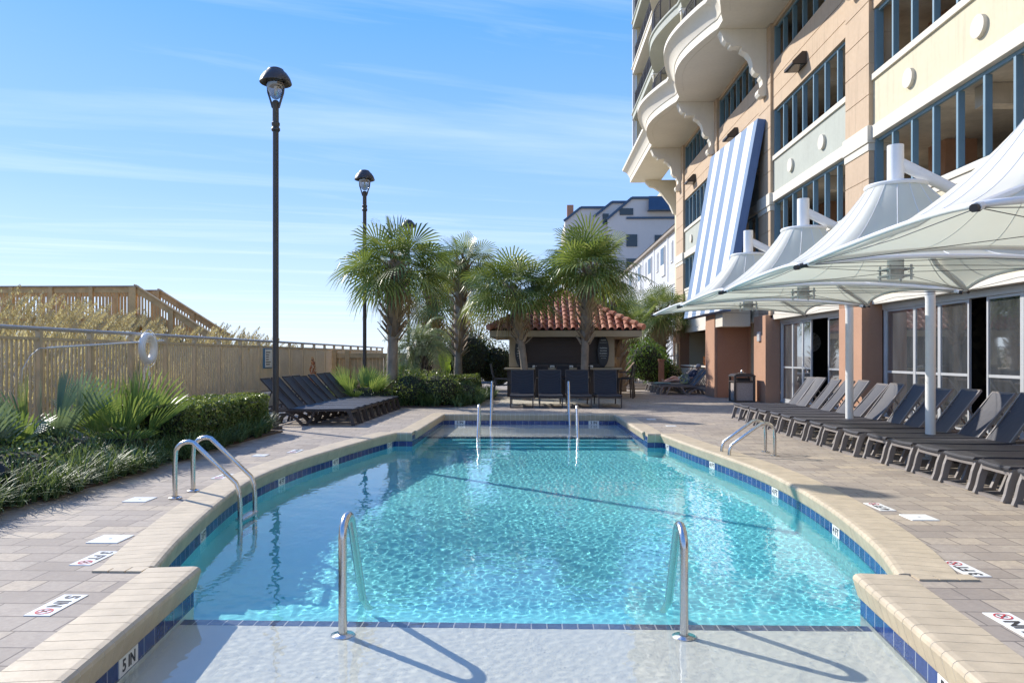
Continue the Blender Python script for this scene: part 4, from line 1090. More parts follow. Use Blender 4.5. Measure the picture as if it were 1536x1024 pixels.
labs = ['navy lounger with upright back, leftmost before the bar', 'navy lounger with upright back, right of the leftmost before the bar', 'navy lounger with upright back at the right handrail before the bar', 'navy lounger with upright back, rightmost before the bar']
for i, x in enumerate((-.27, .55, 1.36, 2.2)):
    lc = (x, 20.5, 0)
    if i == 0: src.location = lc; src.rotation_euler = (0, 0, PI/2); src['label'] = labs[i]
    else: copy_thing(src, lc, PI/2, labs[i])
src = lounger('x', 'taupe', R(48), .82, 1.27, .25); src['group'] = 'loungers at the far right by the hotel corner'
labs = ['empty grey lounger nearest in the far right group', 'empty grey lounger just before the person lying down', 'grey lounger carrying the reclining person', 'far grey lounger behind the reclining person', 'farthest grey lounger by the bright shrub']
for i in range(5):
    lc = (4.85, 27.9+.72*i, 0)
    if i == 0: src.location = lc; src['label'] = labs[i]; src.rotation_euler = (0, 0, 0)
    else: copy_thing(src, lc, 0, labs[i])

# ------------------------------------------------------------------ person on the lounger
def person():
    t_ = thing('person', 'person lying back on a lounger in dark shirt and grey cap, legs bare', 'person', (5.6, 29.34, .36), None)
    bx, by = 0, 29.34
    V_ = []; E_ = []; R_ = []
    def pt(x, y, z, r): V_.append((x, y-by, z-.36)); R_.append(r); return len(V_)-1
    def ed(a, b): E_.append((a, b))
    X0 = -5.6
    pel = pt(6.12+X0, by, .47, .13); wa = pt(6.26+X0, by, .56, .12); ch = pt(6.44+X0, by, .72, .14); sh = pt(6.55+X0, by, .82, .10); nk = pt(6.60+X0, by, .89, .055); hd = pt(6.63+X0, by, .98, .085); ht = pt(6.65+X0, by, 1.08, .07)
    for a, b in ((pel, wa), (wa, ch), (ch, sh), (sh, nk), (nk, hd), (hd, ht)): ed(a, b)
    for s_ in (-1, 1):
        hp = pt(6.08+X0, by+.10*s_, .46, .09); kn = pt(5.68+X0, by+.12*s_, .50 if s_ < 0 else .62, .06); an = pt(5.26+X0, by+.10*s_, .42, .035); ft = pt(5.20+X0, by+.10*s_, .55, .03)
        ed(pel, hp); ed(hp, kn); ed(kn, an); ed(an, ft)
        so = pt(6.50+X0, by+.19*s_, .78, .06); el = pt(6.32+X0, by+.27*s_, .58, .042); wr = pt(6.12+X0, by+.14*s_, .62, .03); hn = pt(6.05+X0, by+.10*s_, .62, .034)
        ed(ch, so); ed(so, el); ed(el, wr); ed(wr, hn)
        for q in range(4): f_ = pt(5.97+X0, by+.10*s_+(-.03+.02*q), .60+.005*q, .009); ed(hn, f_)
        f_ = pt(6.02+X0, by+.10*s_-.05*s_, .64, .010); ed(hn, f_)
    me = bpy.data.meshes.new('body'); me.from_pydata(V_, E_, []); o = bpy.data.objects.new('body', me); COL.objects.link(o); o.parent = t_
    sk = o.modifiers.new('skin', 'SKIN'); sk.use_smooth_shade = True
    for i, sv in enumerate(me.skin_vertices[0].data): sv.radius = (R_[i], R_[i]); sv.use_root = (i == 0)
    o.modifiers.new('sub', 'SUBSURF').render_levels = 1
    me.materials.append(M_skin)
    dg = bpy.context.evaluated_depsgraph_get(); m2 = bpy.data.meshes.new_from_object(o.evaluated_get(dg)); o.modifiers.clear(); o.data = m2
    m2.materials.clear(); m2.materials.append(M_skin)
    # shirt and shorts wrap the torso
    m = MB(); m.ring([(6.24, by, .54), (6.34, by, .64), (6.46, by, .74), (6.56, by, .83), (6.59, by, .87)], [.15, .16, .175, .14, .075], 14)
    for s_ in (-1, 1): m.ring([(6.50, by+.15*s_, .79), (6.44, by+.22*s_, .70), (6.36, by+.26*s_, .62)], [.085, .075, .065], 10)
    m.build('shirt', M_navy, t_, smooth=50)
    m = MB(); m.ring([(6.28, by, .58), (6.14, by, .48), (6.05, by, .47)], [.15, .155, .14], 14)
    for s_ in (-1, 1): m.ring([(6.10, by+.09*s_, .47), (5.85, by+.12*s_, .50 if s_ < 0 else .56)], [.11, .095], 12)
    m.build('shorts', M_khaki, t_, smooth=50)
    m = MB(); m.lathe([(.105, .0), (.108, .03), (.095, .08), (.05, .115), (.0, .12)], (6.645, by, 1.02), 16); m.band([(6.57, by, 1.03), (6.46, by, 1.01)], .02, .13); m.build('cap', M_khaki, t_, smooth=50)
    m = MB()
    for s_ in (-1, 1): m.box(6.545, 6.56, by+.035*s_-.022, by+.035*s_+.022, .985, 1.01)
    m.build('sunglasses', M_black, t_)
person()
m = MB(); m.prism([(5.85, .60), (6.0, .74), (6.15, .72), (6.22, .55), (6.1, .40), (5.9, .40)], lambda u, v, w: (u, w, v), 28.98, 29.16); o = m.build('towel', M_towel, bevel=.03); tag(o, 'patterned yellow and grey towel bundled beside the reclining person', 'towel')
m = MB(); m.box(4.95, 5.5, 29.1, 29.6, .37, .41); m.box(4.9, 4.95, 29.12, 29.58, .15, .41); o = m.build('towel', M_seafoam, bevel=.012); tag(o, 'pale seafoam towel spread over the foot of a far lounger', 'towel')

# ------------------------------------------------------------------ trash can
t_ = thing('trash_can', 'square outdoor trash can with pebble panels and dark hooded top by the pillar', 'trash can', (6.72, 23.55, 0))
x, y = 6.72, 23.6
m = MB(); m.box(x-.29, x+.29, y-.29, y+.29, .03, .64); m.build('panel', M_pebble, t_, bevel=.02)
m = MB()
for a in (-1, 1):
    for b in (-1, 1): m.box(x+a*.30-.035, x+a*.30+.035, y+b*.30-.035, y+b*.30+.035, 0, .82)
m.box(x-.33, x+.33, y-.33, y+.33, .62, .67); m.box(x-.31, x+.31, y-.31, y+.31, .0, .05); m.build('frame', M_resindark, t_, bevel=.015)
m = MB(); m.prism([(-.34, .80), (-.34, .83), (-.26, .885), (-.1, .905), (.1, .905), (.26, .885), (.34, .83), (.34, .80)], lambda u, v, w: (x+u, w, v), y-.34, y+.34); m.build('hood', M_bronze, t_, bevel=.012)
m = MB(); m.box(x-.2, x+.2, y-.2, y+.2, .6, .75); m.build('liner', M_black, t_)
t_ = thing('cup', 'small metal cup left on top of the trash can', 'cup', (6.72, 23.6, .905)); m = MB(); m.lathe([(.0, .0), (.05, .0), (.055, .05), (.03, .07), (.02, .12), (.0, .12)], (6.72, 23.6, .905), 12); m.build('bowl', M_steel, t_, smooth=40)
m = MB(); m.box(6.6, 6.84, 23.55, 23.65, .905, .925); m.build('tray', M_steel, t_)

# ------------------------------------------------------------------ canopies
def canopy(x, y, label, first=None):
    t_ = thing('shade_canopy', label, 'canopy', (x, y, 0), 'white funnel canopies over the right loungers')
    hx, hy = 1.45, 1.22; zc_ = 2.28; zr = 3.25
    m = MB(); NA, NR_ = 64, 14; top = []
    def edge(a):
        ca, sa = math.cos(a), math.sin(a); t0 = min(hx/abs(ca) if abs(ca) > 1e-6 else 99, hy/abs(sa) if abs(sa) > 1e-6 else 99)
        ex, ey = ca*t0, sa*t0
        if abs(abs(ex)-hx) < 1e-6: q = ey/hy; ex *= 1-.13*(1-q*q); z = zc_+.10*(1-q*q)
        else: q = ex/hx; ey *= 1-.13*(1-q*q); z = zc_+.10*(1-q*q)
        cn = abs(ex/hx)*abs(ey/hy)
        return ex, ey, z
    o0 = len(m.v); angs = [2*PI*k/NA for k in range(NA)]
    cang = math.atan2(hy, hx)
    for base_ in (cang, PI-cang, PI+cang, 2*PI-cang):
        k = min(range(NA), key=lambda q: abs(angs[q]-base_)); angs[k] = base_
    rows = []
    for j in range(NR_+1):
        f = j/NR_; row = []
        for a in angs:
            ex, ey, ez = edge(a); r0 = .27
            x0, y0_ = math.cos(a)*r0, math.sin(a)*r0
            k = (1-f)
            z = ez+(zr-ez)*(k**2.1*.82+k*.18)
            row.append((x+x0+(ex-x0)*f, y+y0_+(ey-y0_)*f, z))
        rows.append(row)
    vs = [p for r_ in rows for p in r_]; fs = [(j*NA+k, (j+1)*NA+k, (j+1)*NA+(k+1) % NA, j*NA+(k+1) % NA) for j in range(NR_) for k in range(NA)]
    m.add(vs, fs); c_ = m.build('fabric', M_canopy, t_, smooth=True)
    m = MB(); m.ring([tuple(V(p)+V((0, 0, -.012))) for p in rows[-1]]+[tuple(V(rows[-1][0])+V((0, 0, -.012)))], .022, 6, cap=False); m.build('hem', M_white, c_, smooth=True)
    sm = MB()
    for k in range(0, NA, 4): sm.ring([tuple(V(r_[k])+V((0, 0, .001))) for r_ in rows], .0045, 5, cap=False)
    sm.build('seam', M_white, c_, smooth=True)
    m = MB(); m.lathe([(.10, 3.27), (.30, 3.26), (.31, 3.245), (.30, 3.22), (.26, 3.22)], (x, y, 0), 28); m.build('ring', M_white, t_, smooth=30)
    m = MB(); m.ring([(x, y, 2.27), (x, y, 3.68)], .082, 20); m.build('mast', M_white, t_, smooth=30)
    px = x+1.78
    m = MB(); m.ring([(x+.03, y, 3.50), (px-.02, y, 2.62)], .062, 14); m.build('arm', M_white, t_, smooth=30)
    m = MB(); m.ring([(px, y, .0), (px, y, 2.25), (px-.02, y, 2.45), (px-.07, y, 2.66)], [.066, .066, .075, .085], 16); m.ring([(px, y, 0), (px, y, .03)], .13, 16); m.build('pole', M_white, t_, smooth=30)
    for sx in (-1, 1):
        for sy in (-1, 1):
            cx_, cy_ = x+sx*hx, y+sy*hy
            m = MB(); m.ring([(x+sx*.08, y+sy*.07, 3.05), (x+sx*hx*.55, y+sy*hy*.55, 2.50), (cx_+sx*.02, cy_+sy*.02, zc_-.03)], [.03, .028, .026], 8); s_ = m.build('spar', M_white, t_, smooth=40)
            m = MB(); m.ring([(cx_+sx*.00, cy_+sy*.0, zc_-.03), (cx_+sx*.05, cy_+sy*.04, zc_-.04)], .023, 10); m.build('end_cap', M_black, s_, smooth=40)
            m = MB(); m.ring([(x+sx*.09, y+sy*.08, 2.335), (cx_, cy_, zc_-.03)], .003, 5); m.build('cable', M_black, t_)
    m = MB(); m.box(x-.13, x+.13, y-.13, y+.13, 2.29, 2.305); m.box(x-.13, x+.13, y-.13, y+.13, 2.36, 2.375)
    for a in (-1, 1):
        for b in (-1, 1): m.ring([(x+a*.11, y+b*.11, 2.25), (x+a*.11, y+b*.11, 2.41)], .012, 6)
    m.build('hub_plate', M_alum, t_)
    for (a0, a1) in (((1, 1), (-1, 1)), ((-1, 1), (-1, -1)), ((-1, -1), (1, -1)), ((1, -1), (1, 1))):
        m = MB(); m.ring([(x+a0[0]*hx, y+a0[1]*hy, zc_-.03), (x+(a0[0]+a1[0])*hx*.44, y+(a0[1]+a1[1])*hy*.44, zc_-.0), (x+a1[0]*hx, y+a1[1]*hy, zc_-.03)], .003, 5); m.build('edge_cable', M_black, t_)
    return t_
cn = canopy(3.86, 5.24, 'white funnel canopy nearest the camera filling the right edge')
copy_thing(cn, (3.86, 7.88, 0), 0, 'white funnel canopy with its mast beside the cream wall, second nearest')
copy_thing(cn, (3.86, 10.52, 0), 0, 'white funnel canopy second from the striped panel')
copy_thing(cn, (3.86, 13.16, 0), 0, 'farthest white funnel canopy, nearest the striped panel')

# ------------------------------------------------------------------ bar hut
t_ = thing('bar_hut', 'closed poolside bar hut with a hipped terracotta barrel tile roof and brown shutter', 'bar hut', (1.18, 27.9, 0))
hut = t_
UC, VC, HF, ZE, ZP = 1.18, 27.92, 2.62, 2.36, 3.84
sl_len = math.hypot(HF, ZP-ZE); ca, sa = HF/sl_len, (ZP-ZE)/sl_len
rf = MB(); random.seed(12)
def slope_pt(side, u, s, h):                                   # u across (-HF..HF), s up the slope, h off the plane
    out = HF-s*ca-h*(-sa)*1.0; z = ZE+s*sa+h*ca; out = HF-s*ca+h*sa
    a = side*PI/2; x_, y_ = u, -out
    return (UC+x_*math.cos(a)-y_*math.sin(a), VC+x_*math.sin(a)+y_*math.cos(a), z)
cw = .262; th_ = .33
for side in range(4):
    k = -10
    while k <= 10:
        u0 = k*cw; smax = sl_len*(1-abs(u0)/HF)
        s = -.05; 
        while s < smax-.05:
            s1 = min(s+th_+.05, smax+.10); lift = .035; prof = []
            for q in range(7):
                a = PI*q/6; prof.append((u0-.082*math.cos(a), .012+.085*math.sin(a)))
            prof = prof+[(u0+cw/2-.02+.0, .0), (u0+cw-.082-.01, .006)]
            vs = []
            j = random.uniform(-.006, .006)
            for (ss, hh) in ((s, lift), (s1, 0.0)):
                for (pu, ph) in prof: vs.append(slope_pt(side, pu+j, ss, ph+hh))
            for (pu, ph) in prof: vs.append(slope_pt(side, pu+j, s+.004, ph+lift-.022))
            n_ = len(prof); fs = [(i, i+1, n_+i+1, n_+i) for i in range(n_-1)]+[(2*n_+i, 2*n_+i+1, i+1, i) for i in range(n_-1)]
            rf.add(vs, fs); s += th_
        k += 1
for side in range(4):                                          # hip caps
    a = side*PI/2+PI/4; L_ = math.hypot(HF*math.sqrt(2), ZP-ZE); nn = 12
    for k in range(nn):
        f0, f1 = k/nn, (k+1.15)/nn
        p0 = V((UC+math.sin(a)*HF*1.414*(1-f0)*1.02, VC-math.cos(a)*HF*1.414*(1-f0)*1.02, ZE+(ZP-ZE)*f0+.085)); p1 = V((UC+math.sin(a)*HF*1.414*(1-f1), VC-math.cos(a)*HF*1.414*(1-f1), ZE+(ZP-ZE)*f1+.05))
        rf.ring([p0, p1], [.115, .09], 10)
rf.build('roof', M_roof, hut)
m = MB(); m.add([slope_pt(s_, u, 0, -.03) for s_ in range(4) for u in (-HF, HF)]+[(UC, VC, ZP-.03)], [(0, 1, 8), (2, 3, 8), (4, 5, 8), (6, 7, 8)]); m.build('roof_deck', M_bronze, hut)
m = MB(); m.box(UC-HF, UC+HF, VC-HF, VC-HF+.06, 2.12, 2.33); m.box(UC-HF, UC+HF, VC+HF-.06, VC+HF, 2.12, 2.33); m.box(UC-HF, UC-HF+.06, VC-HF+.061, VC+HF-.061, 2.12, 2.33); m.box(UC+HF-.06, UC+HF, VC-HF+.061, VC+HF-.061, 2.12, 2.33)
m.build('fascia', M_fascia, hut)
m = MB(); m.box(UC-HF+.065, UC+HF-.065, VC-HF+.065, VC+HF-.065, 2.14, 2.16); m.build('soffit', M_fascia, hut)
for x in (-.62, 2.78):
    m = MB(); m.box(x-.17, x+.17, 26.1, 26.45, 1.06, 2.135); m.build('pillar', M_fascia, hut, bevel=.01)
m = MB(); m.box(-.75, 2.95, 26.46, 29.6, 0, 2.13); m.build('wall', M_fascia, hut)
m = MB(); z = 1.06
while z < 2.12: m.box(-.44, 2.60, 26.34+.006*0, 26.37, z, z+.045); z += .052
m.box(-.44, 2.60, 26.372, 26.40, 1.06, 2.13); m.build('roller_shutter', M_shutter, hut, bevel=.004)
m = MB(); m.box(-.95, 3.15, 25.45, 26.33, .98, 1.04); m.build('counter', M_fascia, hut, bevel=.012)
m = MB(); m.box(-.85, 3.05, 25.85, 26.455, 0, .975); m.build('counter_front', M_shutter, hut)
for x in (.65, 1.95):
    m = MB(); m.box(x-.12, x+.12, 25.82, 25.845, .2, .75); m.build('panel', M_fascia, hut, bevel=.004)
m = MB()
m.box(-.44, 2.6, 26.10, 26.33, 1.045, 1.20); m.build('counter_backing', M_black, hut)
def board(x, label):
    b = thing('chalk_sign', label, 'sign', (x, 26.0, 1.05), 'oval chalkboard signs on the bar')
    m = MB(); poly = [(x+.20*math.cos(a)*(1 if abs(math.sin(a)) < .8 else .95), 1.62+.55*math.sin(a)) for a in [2*PI*k/28 for k in range(28)]]
    m.prism(poly, lambda u, v, w: (u, w, v), 26.03, 26.07); m.build('board', M_chalk, b)
    for k, (z, w, h) in enumerate(((2.02, .09, .05), (1.93, .13, .025), (1.74, .13, .06), (1.64, .12, .05), (1.55, .13, .05), (1.46, .12, .03), (1.38, .08, .02))):
        m = MB(); xx = x-w
        while xx < x+w: q = random.uniform(.015, .04); m.box(xx, min(xx+q, x+w), 26.026, 26.029, z-h*random.uniform(.3, .5), z+h*random.uniform(.2, .5)); xx += q+.012
        m.build('chalk_line', M_chalkmark, b)
board(2.55, 'tall oval chalkboard sign on the right end of the bar'); board(-.38, 'tall oval chalkboard sign on the left end of the bar behind the palm')
for i, (x, l) in enumerate(((.12, 'leftmost'), (.73, 'second from left'), (1.38, 'second from right'), (2.07, 'rightmost'))):
    b = thing('napkin_box', l+' small white box standing on the bar counter', 'box', (x, 25.65, 1.041), 'white boxes on the bar counter')
    m = MB(); m.box(x-.075, x+.075, 25.6, 25.7, 1.041, 1.13); m.build('case', M_sign, b, bevel=.008)
    m = MB(); m.box(x-.05, x+.05, 25.597, 25.6, 1.06, 1.08); m.build('slot', M_black, b)
def barstool(x, y, rz, label, first=None):
    b = thing('bar_stool', label, 'bar stool', (x, y, 0), 'dark bar stools')
    m = MB(); m.box(x-.22, x+.22, y-.22, y+.22, .66, .70); m.build('seat', M_slingdark, b, bevel=.01)
    for a in (-1, 1):
        for c in (-1, 1): m = MB(); m.obox((x+a*.20, y+c*.20, .66), (x+a*.25, y+c*.25, 0), .035, .035); m.build('leg', M_resindark, b)
    m = MB()
    for a in (-1, 1): m.obox((x+a*.21, y+.21, .66), (x+a*.21, y+.30, 1.14), .03, .03)
    m.obox((x-.22, y+.30, 1.14), (x+.22, y+.30, 1.14), .04, .03); m.build('back_frame', M_resindark, b)
    m = MB(); m.obox((x, y+.235, .78), (x, y+.295, 1.11), .39, .012, up=(0, 1, 0)); m.build('backrest', M_slingdark, b)
    m = MB()
    for a in (-1, 1): m.box(x+a*.23-.02, x+a*.23+.02, y-.22, y+.22, .88, .905)
    m.box(x-.22, x+.22, y-.235, y-.215, .28, .31); m.build('armrest', M_resindark, b)
    b.rotation_euler = (0, 0, rz); return b
barstool(3.22, 25.4, R(90)+PI, 'dark bar stool right of the bar counter, closer to the pool')
barstool(3.42, 26.2, R(80)+PI, 'dark bar stool right of the bar counter, farther back')
for i, x in enumerate((.35, 1.05, 1.75)):
    barstool(x, 24.95, PI, ['left', 'middle', 'right'][i]+' dark bar stool pushed to the counter behind the navy loungers')
def patio_chair(x, y, rz, label):
    b = thing('patio_chair', label, 'chair', (x, y, 0)); o = V((x, y, 0))
    m = MB(); m.obox(o+V((-.2, 0, .46)), o+V((.28, 0, .48)), .5, .03); m.build('seat', M_slingdark, b)
    m = MB(); m.band([o+V((-.2, 0, .47)), o+V((-.33, 0, .8)), o+V((-.42, 0, 1.15))], .03, .48); m.build('backrest', M_slingdark, b)
    for s_ in (-1, 1):
        m = MB(); yv = V((0, s_*.27, 0))
        m.band([o+yv+V((-.43, 0, 1.19)), o+yv+V((-.36, 0, .85)), o+yv+V((-.26, 0, .55)), o+yv+V((-.34, 0, .25)), o+yv+V((-.45, 0, 0))], .05, .03); m.build('leg', M_bronze, b)
        m = MB(); m.band([o+yv+V((-.36, 0, .7)), o+yv+V((.1, 0, .68)), o+yv+V((.28, 0, .62)), o+yv+V((.3, 0, .42)), o+yv+V((.36, 0, 0))], .045, .03); m.build('arm_leg', M_bronze, b)
    b.rotation_euler = (0, 0, rz); return b
patio_chair(-.95, 24.9, 0, 'dark high backed patio chair left of the bar hut')
t_ = thing('patio_table', 'low grey patio table half hidden behind the island hedge', 'table', (-1.75, 27.5, 0))
m = MB(); m.box(-2.2, -1.45, 27.2, 28.6, .42, .46); m.build('tabletop', M_resin, t_, bevel=.01)
for a in (-2.15, -1.5):
    for b in (27.25, 28.55): m = MB(); m.box(a-.02, a+.02, b-.02, b+.02, 0, .42); m.build('leg', M_resindark, t_)

# iron fence and posts behind
t_ = thing('iron_fence', 'pale iron railing behind the bar hut on the right', 'fence', (4.2, 36, 0))
m = MB(); m.box(2.9, 7.2, 35.98, 36.02, 1.45, 1.5); m.box(2.9, 7.2, 35.98, 36.02, .15, .2); m.build('rail', M_alum, t_)
m = MB(); x = 2.95
while x < 7.2: m.box(x-.012, x+.012, 35.99, 36.01, .1, 1.6); x += .13
m.build('pickets', M_alum, t_)
m = MB(); m.box(2.9, 2.96, 35.97, 36.03, 0, 1.65); m.build('post', M_alum, t_)
t_ = thing('brick_post', 'short brown post by the bright shrub near the hotel corner', 'post', (5.55, 31.5, 0))
m = MB(); m.box(5.44, 5.66, 31.4, 31.62, 0, 1.25); m.build('shaft', M_brown, t_, bevel=.01)
m = MB(); m.box(5.41, 5.69, 31.37, 31.65, 1.25, 1.32); m.build('cap', M_brown, t_, bevel=.01)

# ------------------------------------------------------------------ hotel
HT = thing('hotel_building', 'cream and tan hotel with scalloped balconies above a parking garage', 'hotel', (8, 20, 0))
def part(mb, name, m, parent=None, **k): return mb.build(name, m, parent or HT, **k)
PX, WX = 7.4, 7.5
PIL = [(-3.6, -2.4), (3.05, 4.25), (9.67, 10.87), (16.29, 17.49), (22.91, 24.1), (29.5, 30.75), (36.0, 37.7)]
BAYS = [(PIL[i][1], PIL[i+1][0]) for i in range(len(PIL)-1)]
for k, (a, b) in enumerate(PIL):                              # pilasters with block joints
    m = MB(); m.box(PX+.012, 7.95, a+.01, b-.01, 2.6, 11.74)
    zs = [2.62, 3.3, 3.98, 4.66, 5.34, 5.95]
    for z0, z1 in zip(zs[:-1], zs[1:]): m.box(PX, 7.94, a, b, z0+.012, z1-.012)
    z = 6.5
    while z < 11.7: z1 = min(z+.685, 11.73); m.box(PX, 7.94, a, b, z+.012, z1-.012); z = z1
    part(m, 'pilaster', M_tan)
    m = MB(); m.box(PX-.05, 7.9, a-.05, b+.05, 6.12, 6.50); m.box(PX-.02, 7.9, a-.025, b+.025, 5.95, 6.118); part(m, 'pilaster_capital', M_trim, bevel=.012)
    m = MB(); m.box(7.25, 7.70, a, b, 0, 2.72); part(m, 'ground_pillar', M_terra, bevel=.006)
for k, (a, b) in enumerate(BAYS):
    A = M_cream if k <= 2 else M_sage
    B = M_cream if k <= 2 else M_trim
    m = MB(); m.box(WX, 7.68, a, b, 2.74, 4.60); part(m, 'spandrel', B)
    m = MB(); m.box(WX-.03, 7.68, a, b, 2.58, 2.738); m.box(WX-.05, 7.72, a, b, 4.602, 4.72); m.box(WX-.02, 7.68, a, b, 4.48, 4.60-.002); part(m, 'sill_trim', M_trim, bevel=.006)
    m = MB(); m.box(WX-.06, 7.68, a-.001, b+.001, 6.2, 6.48); part(m, 'head_trim', M_trim, bevel=.008)
    m = MB(); m.box(WX, 7.68, a, b, 6.482, 7.48); part(m, 'wall_panel', A)
    m = MB(); m.box(WX-.05, 7.72, a, b, 7.482, 7.62); part(m, 'sill_trim', M_trim, bevel=.006)
    m = MB()
    for z0, z1 in ((9.04, 9.43), (9.45, 9.97), (9.99, 10.49)): m.box(WX-.02, 7.68, a, b, z0, z1)
    m.box(WX, 7.67, a, b, 9.05, 10.48); m.box(WX-.02, 7.68, a, b, 11.62, 11.74); part(m, 'wall_band', M_tan)
    for (z0, z1, nm) in ((4.72, 6.2, 0), (7.62, 9.04, 1), (10.49, 11.62, 2)):
        if nm == 2 and k < 1: continue
        m = MB(); m.box(7.56, 7.62, a, b, z1-.07, z1-.002); m.box(7.56, 7.62, a, b, z0+.002, z0+.05); m.box(7.52, 7.68, b-.09, b-.001, z0+.002, z1-.002)
        n = 7; stp = (b-a)/n
        for q in range(1, n): yy = b-stp*q; m.box(7.54, 7.66, yy-.03, yy+.03, z0+.05, z1-.07)
        m.box(7.52, 7.68, a+.001, a+.09, z0+.002, z1-.002)
        part(m, 'window', M_blue)
    for f in (.29, .71):
        m = MB(); yy = a+(b-a)*f; m.ring([(WX-.07, yy, 6.95), (WX+.02, yy, 6.95)], .19, 24)
        part(m, 'round_medallion', M_trim, smooth=40)
m = MB()
for z in (4.35, 6.28, 9.15, 11.75): m.box(7.70, 17, -4, 37.6, z, z+.22)
part(m, 'garage_floor', M_conc)
m = MB(); m.box(17, 17.3, -4, 37.6, 0, 26); m.box(7.7, 17, 37.3, 37.69, 0, 12.2); m.box(7.7, 17, -4.2, -4, 0, 12)
for y in (10.3, 16.9, 23.5, 30.1): m.box(9.2, 9.9, y-.35, y+.35, 2.75, 11.7)
part(m, 'garage_wall', M_terra)
for y in (13.3, 20, 26.8, 33.2):
    for z in (5.9, 8.8, 11.35): m = MB(); m.box(8.0, 17, y-.15, y+.15, z, z+.37); part(m, 'garage_beam', M_conc)
m = MB()                                                      # ground storey room
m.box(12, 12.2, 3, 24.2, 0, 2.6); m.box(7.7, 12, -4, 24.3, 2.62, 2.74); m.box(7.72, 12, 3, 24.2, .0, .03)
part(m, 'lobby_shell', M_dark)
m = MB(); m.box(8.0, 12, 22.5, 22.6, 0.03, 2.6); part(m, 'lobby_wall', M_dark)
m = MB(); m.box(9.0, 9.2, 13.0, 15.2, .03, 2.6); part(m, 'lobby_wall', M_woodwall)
def doors(a, b, panes, gap):
    fm = MB(); X0 = 7.72
    fm.box(X0-.03, X0+.08, a, b, 2.46, 2.578); fm.box(X0-.02, X0+.06, a, b, .03, .09)
    fm.box(X0-.02, X0+.07, b-.10, b-.04, .09, 2.46); fm.box(X0-.02, X0+.07, a+.02, a+.08, .09, 2.46)
    fr = part(fm, 'glass_door', M_alum, bevel=.004)
    for i in range(len(panes)-1):
        y1, y0_ = panes[i], panes[i+1]; g_ = MB()
        g_.box(X0+.00, X0+.045, y0_, y0_+.045, .09, 2.46); g_.box(X0+.00, X0+.045, y1-.045, y1, .09, 2.46)
        if i in gap: continue
        g_.box(X0+.005, X0+.04, y0_+.046, y1-.046, 1.09, 1.14); g_.box(X0+.005, X0+.04, y0_+.046, y1-.046, 2.41, 2.458); g_.box(X0+.005, X0+.04, y0_+.046, y1-.046, .092, .16)
        g_.build('frame', M_alum, fr)
        g_ = MB(); g_.box(X0+.018, X0+.026, y0_+.046, y1-.046, .162, 1.088); g_.box(X0+.018, X0+.026, y0_+.046, y1-.046, 1.142, 2.408); g_.build('pane', M_glass, fr)
doors(17.49, 22.91, [22.8, 21.9, 21.1, 20.45, 19.3, 18.5, 17.6], {3})
doors(10.87, 16.29, [16.2, 15.0, 14.1, 13.15, 12.65, 11.75, 10.9], {3})
doors(4.25, 9.67, [9.6, 8.5, 7.4, 6.3, 5.2, 4.3], set())
m = MB(); m.box(7.695, 7.9, 24.1, 25.9, 0, 2.6); part(m, 'entrance_reveal', M_cream)
m = MB(); m.box(7.7, 12, 36.02, 37.6, 0, 2.6); part(m, 'end_wall', M_cream)
m = MB(); m.box(6.42, 7.70, 25.9, 27.2, 0, 3.05); part(m, 'entrance_pier', M_terra, bevel=.01)
m = MB(); m.box(6.50, 7.6, 25.86, 25.895, 0, 2.45); part(m, 'entrance_wall', M_brown)
m = MB(); m.box(6.44, 7.38, 24.9, 25.84, 2.45, 3.06); m.box(6.40, 7.38, 24.86, 27.3, 3.062, 3.14); part(m, 'entrance_canopy', M_trim, bevel=.01)
m = MB(); m.box(7.7, 7.75, 27.2, 29.5, 0, 2.6); m.box(9.5, 9.7, 30.7, 36, 0, 2.6); part(m, 'dark_sheet', M_dark)  # near-black solid sheets, shade of the openings put into their colour
m = MB()
m.box(7.28, 7.33, 30.76, 35.98, .98, 1.05); m.box(7.28, 7.33, 30.76, 35.98, .86, .89); y = 30.8
while y < 35.95: m.box(7.29, 7.32, y, y+.04, .05, .86); y += .13
part(m, 'terrace_railing', M_trim)
m = MB(); m.box(7.19, 7.249, 23.35, 23.6, 1.92, 2.22); part(m, 'sconce', M_alum, bevel=.01)
m = MB(); m.box(7.24, 7.249, 16.95, 17.02, 1.45, 1.6); m.box(7.24, 7.249, 16.95, 17.03, 1.65, 1.8); part(m, 'pillar_plaque', M_sign)
m = MB(); m.box(7.17, 7.249, 36.3, 36.8, .6, 2.1); part(m, 'utility_panel', M_trim, bevel=.01)
# wedge wall lamps
for y in (20.45, 27.1, 33.9, 13.6, 7.0):
    m = MB(); m.prism([(7.48, 9.40), (7.48, 9.72), (7.36, 9.72), (7.10, 9.46), (7.10, 9.40)], lambda u, v, w: (u, w, v), y-.33, y+.33); w_ = part(m, 'wall_light', M_bronze, bevel=.012)
    m = MB(); m.box(7.14, 7.44, y-.29, y+.29, 9.385, 9.40); m.build('lens', M_winglass, w_)
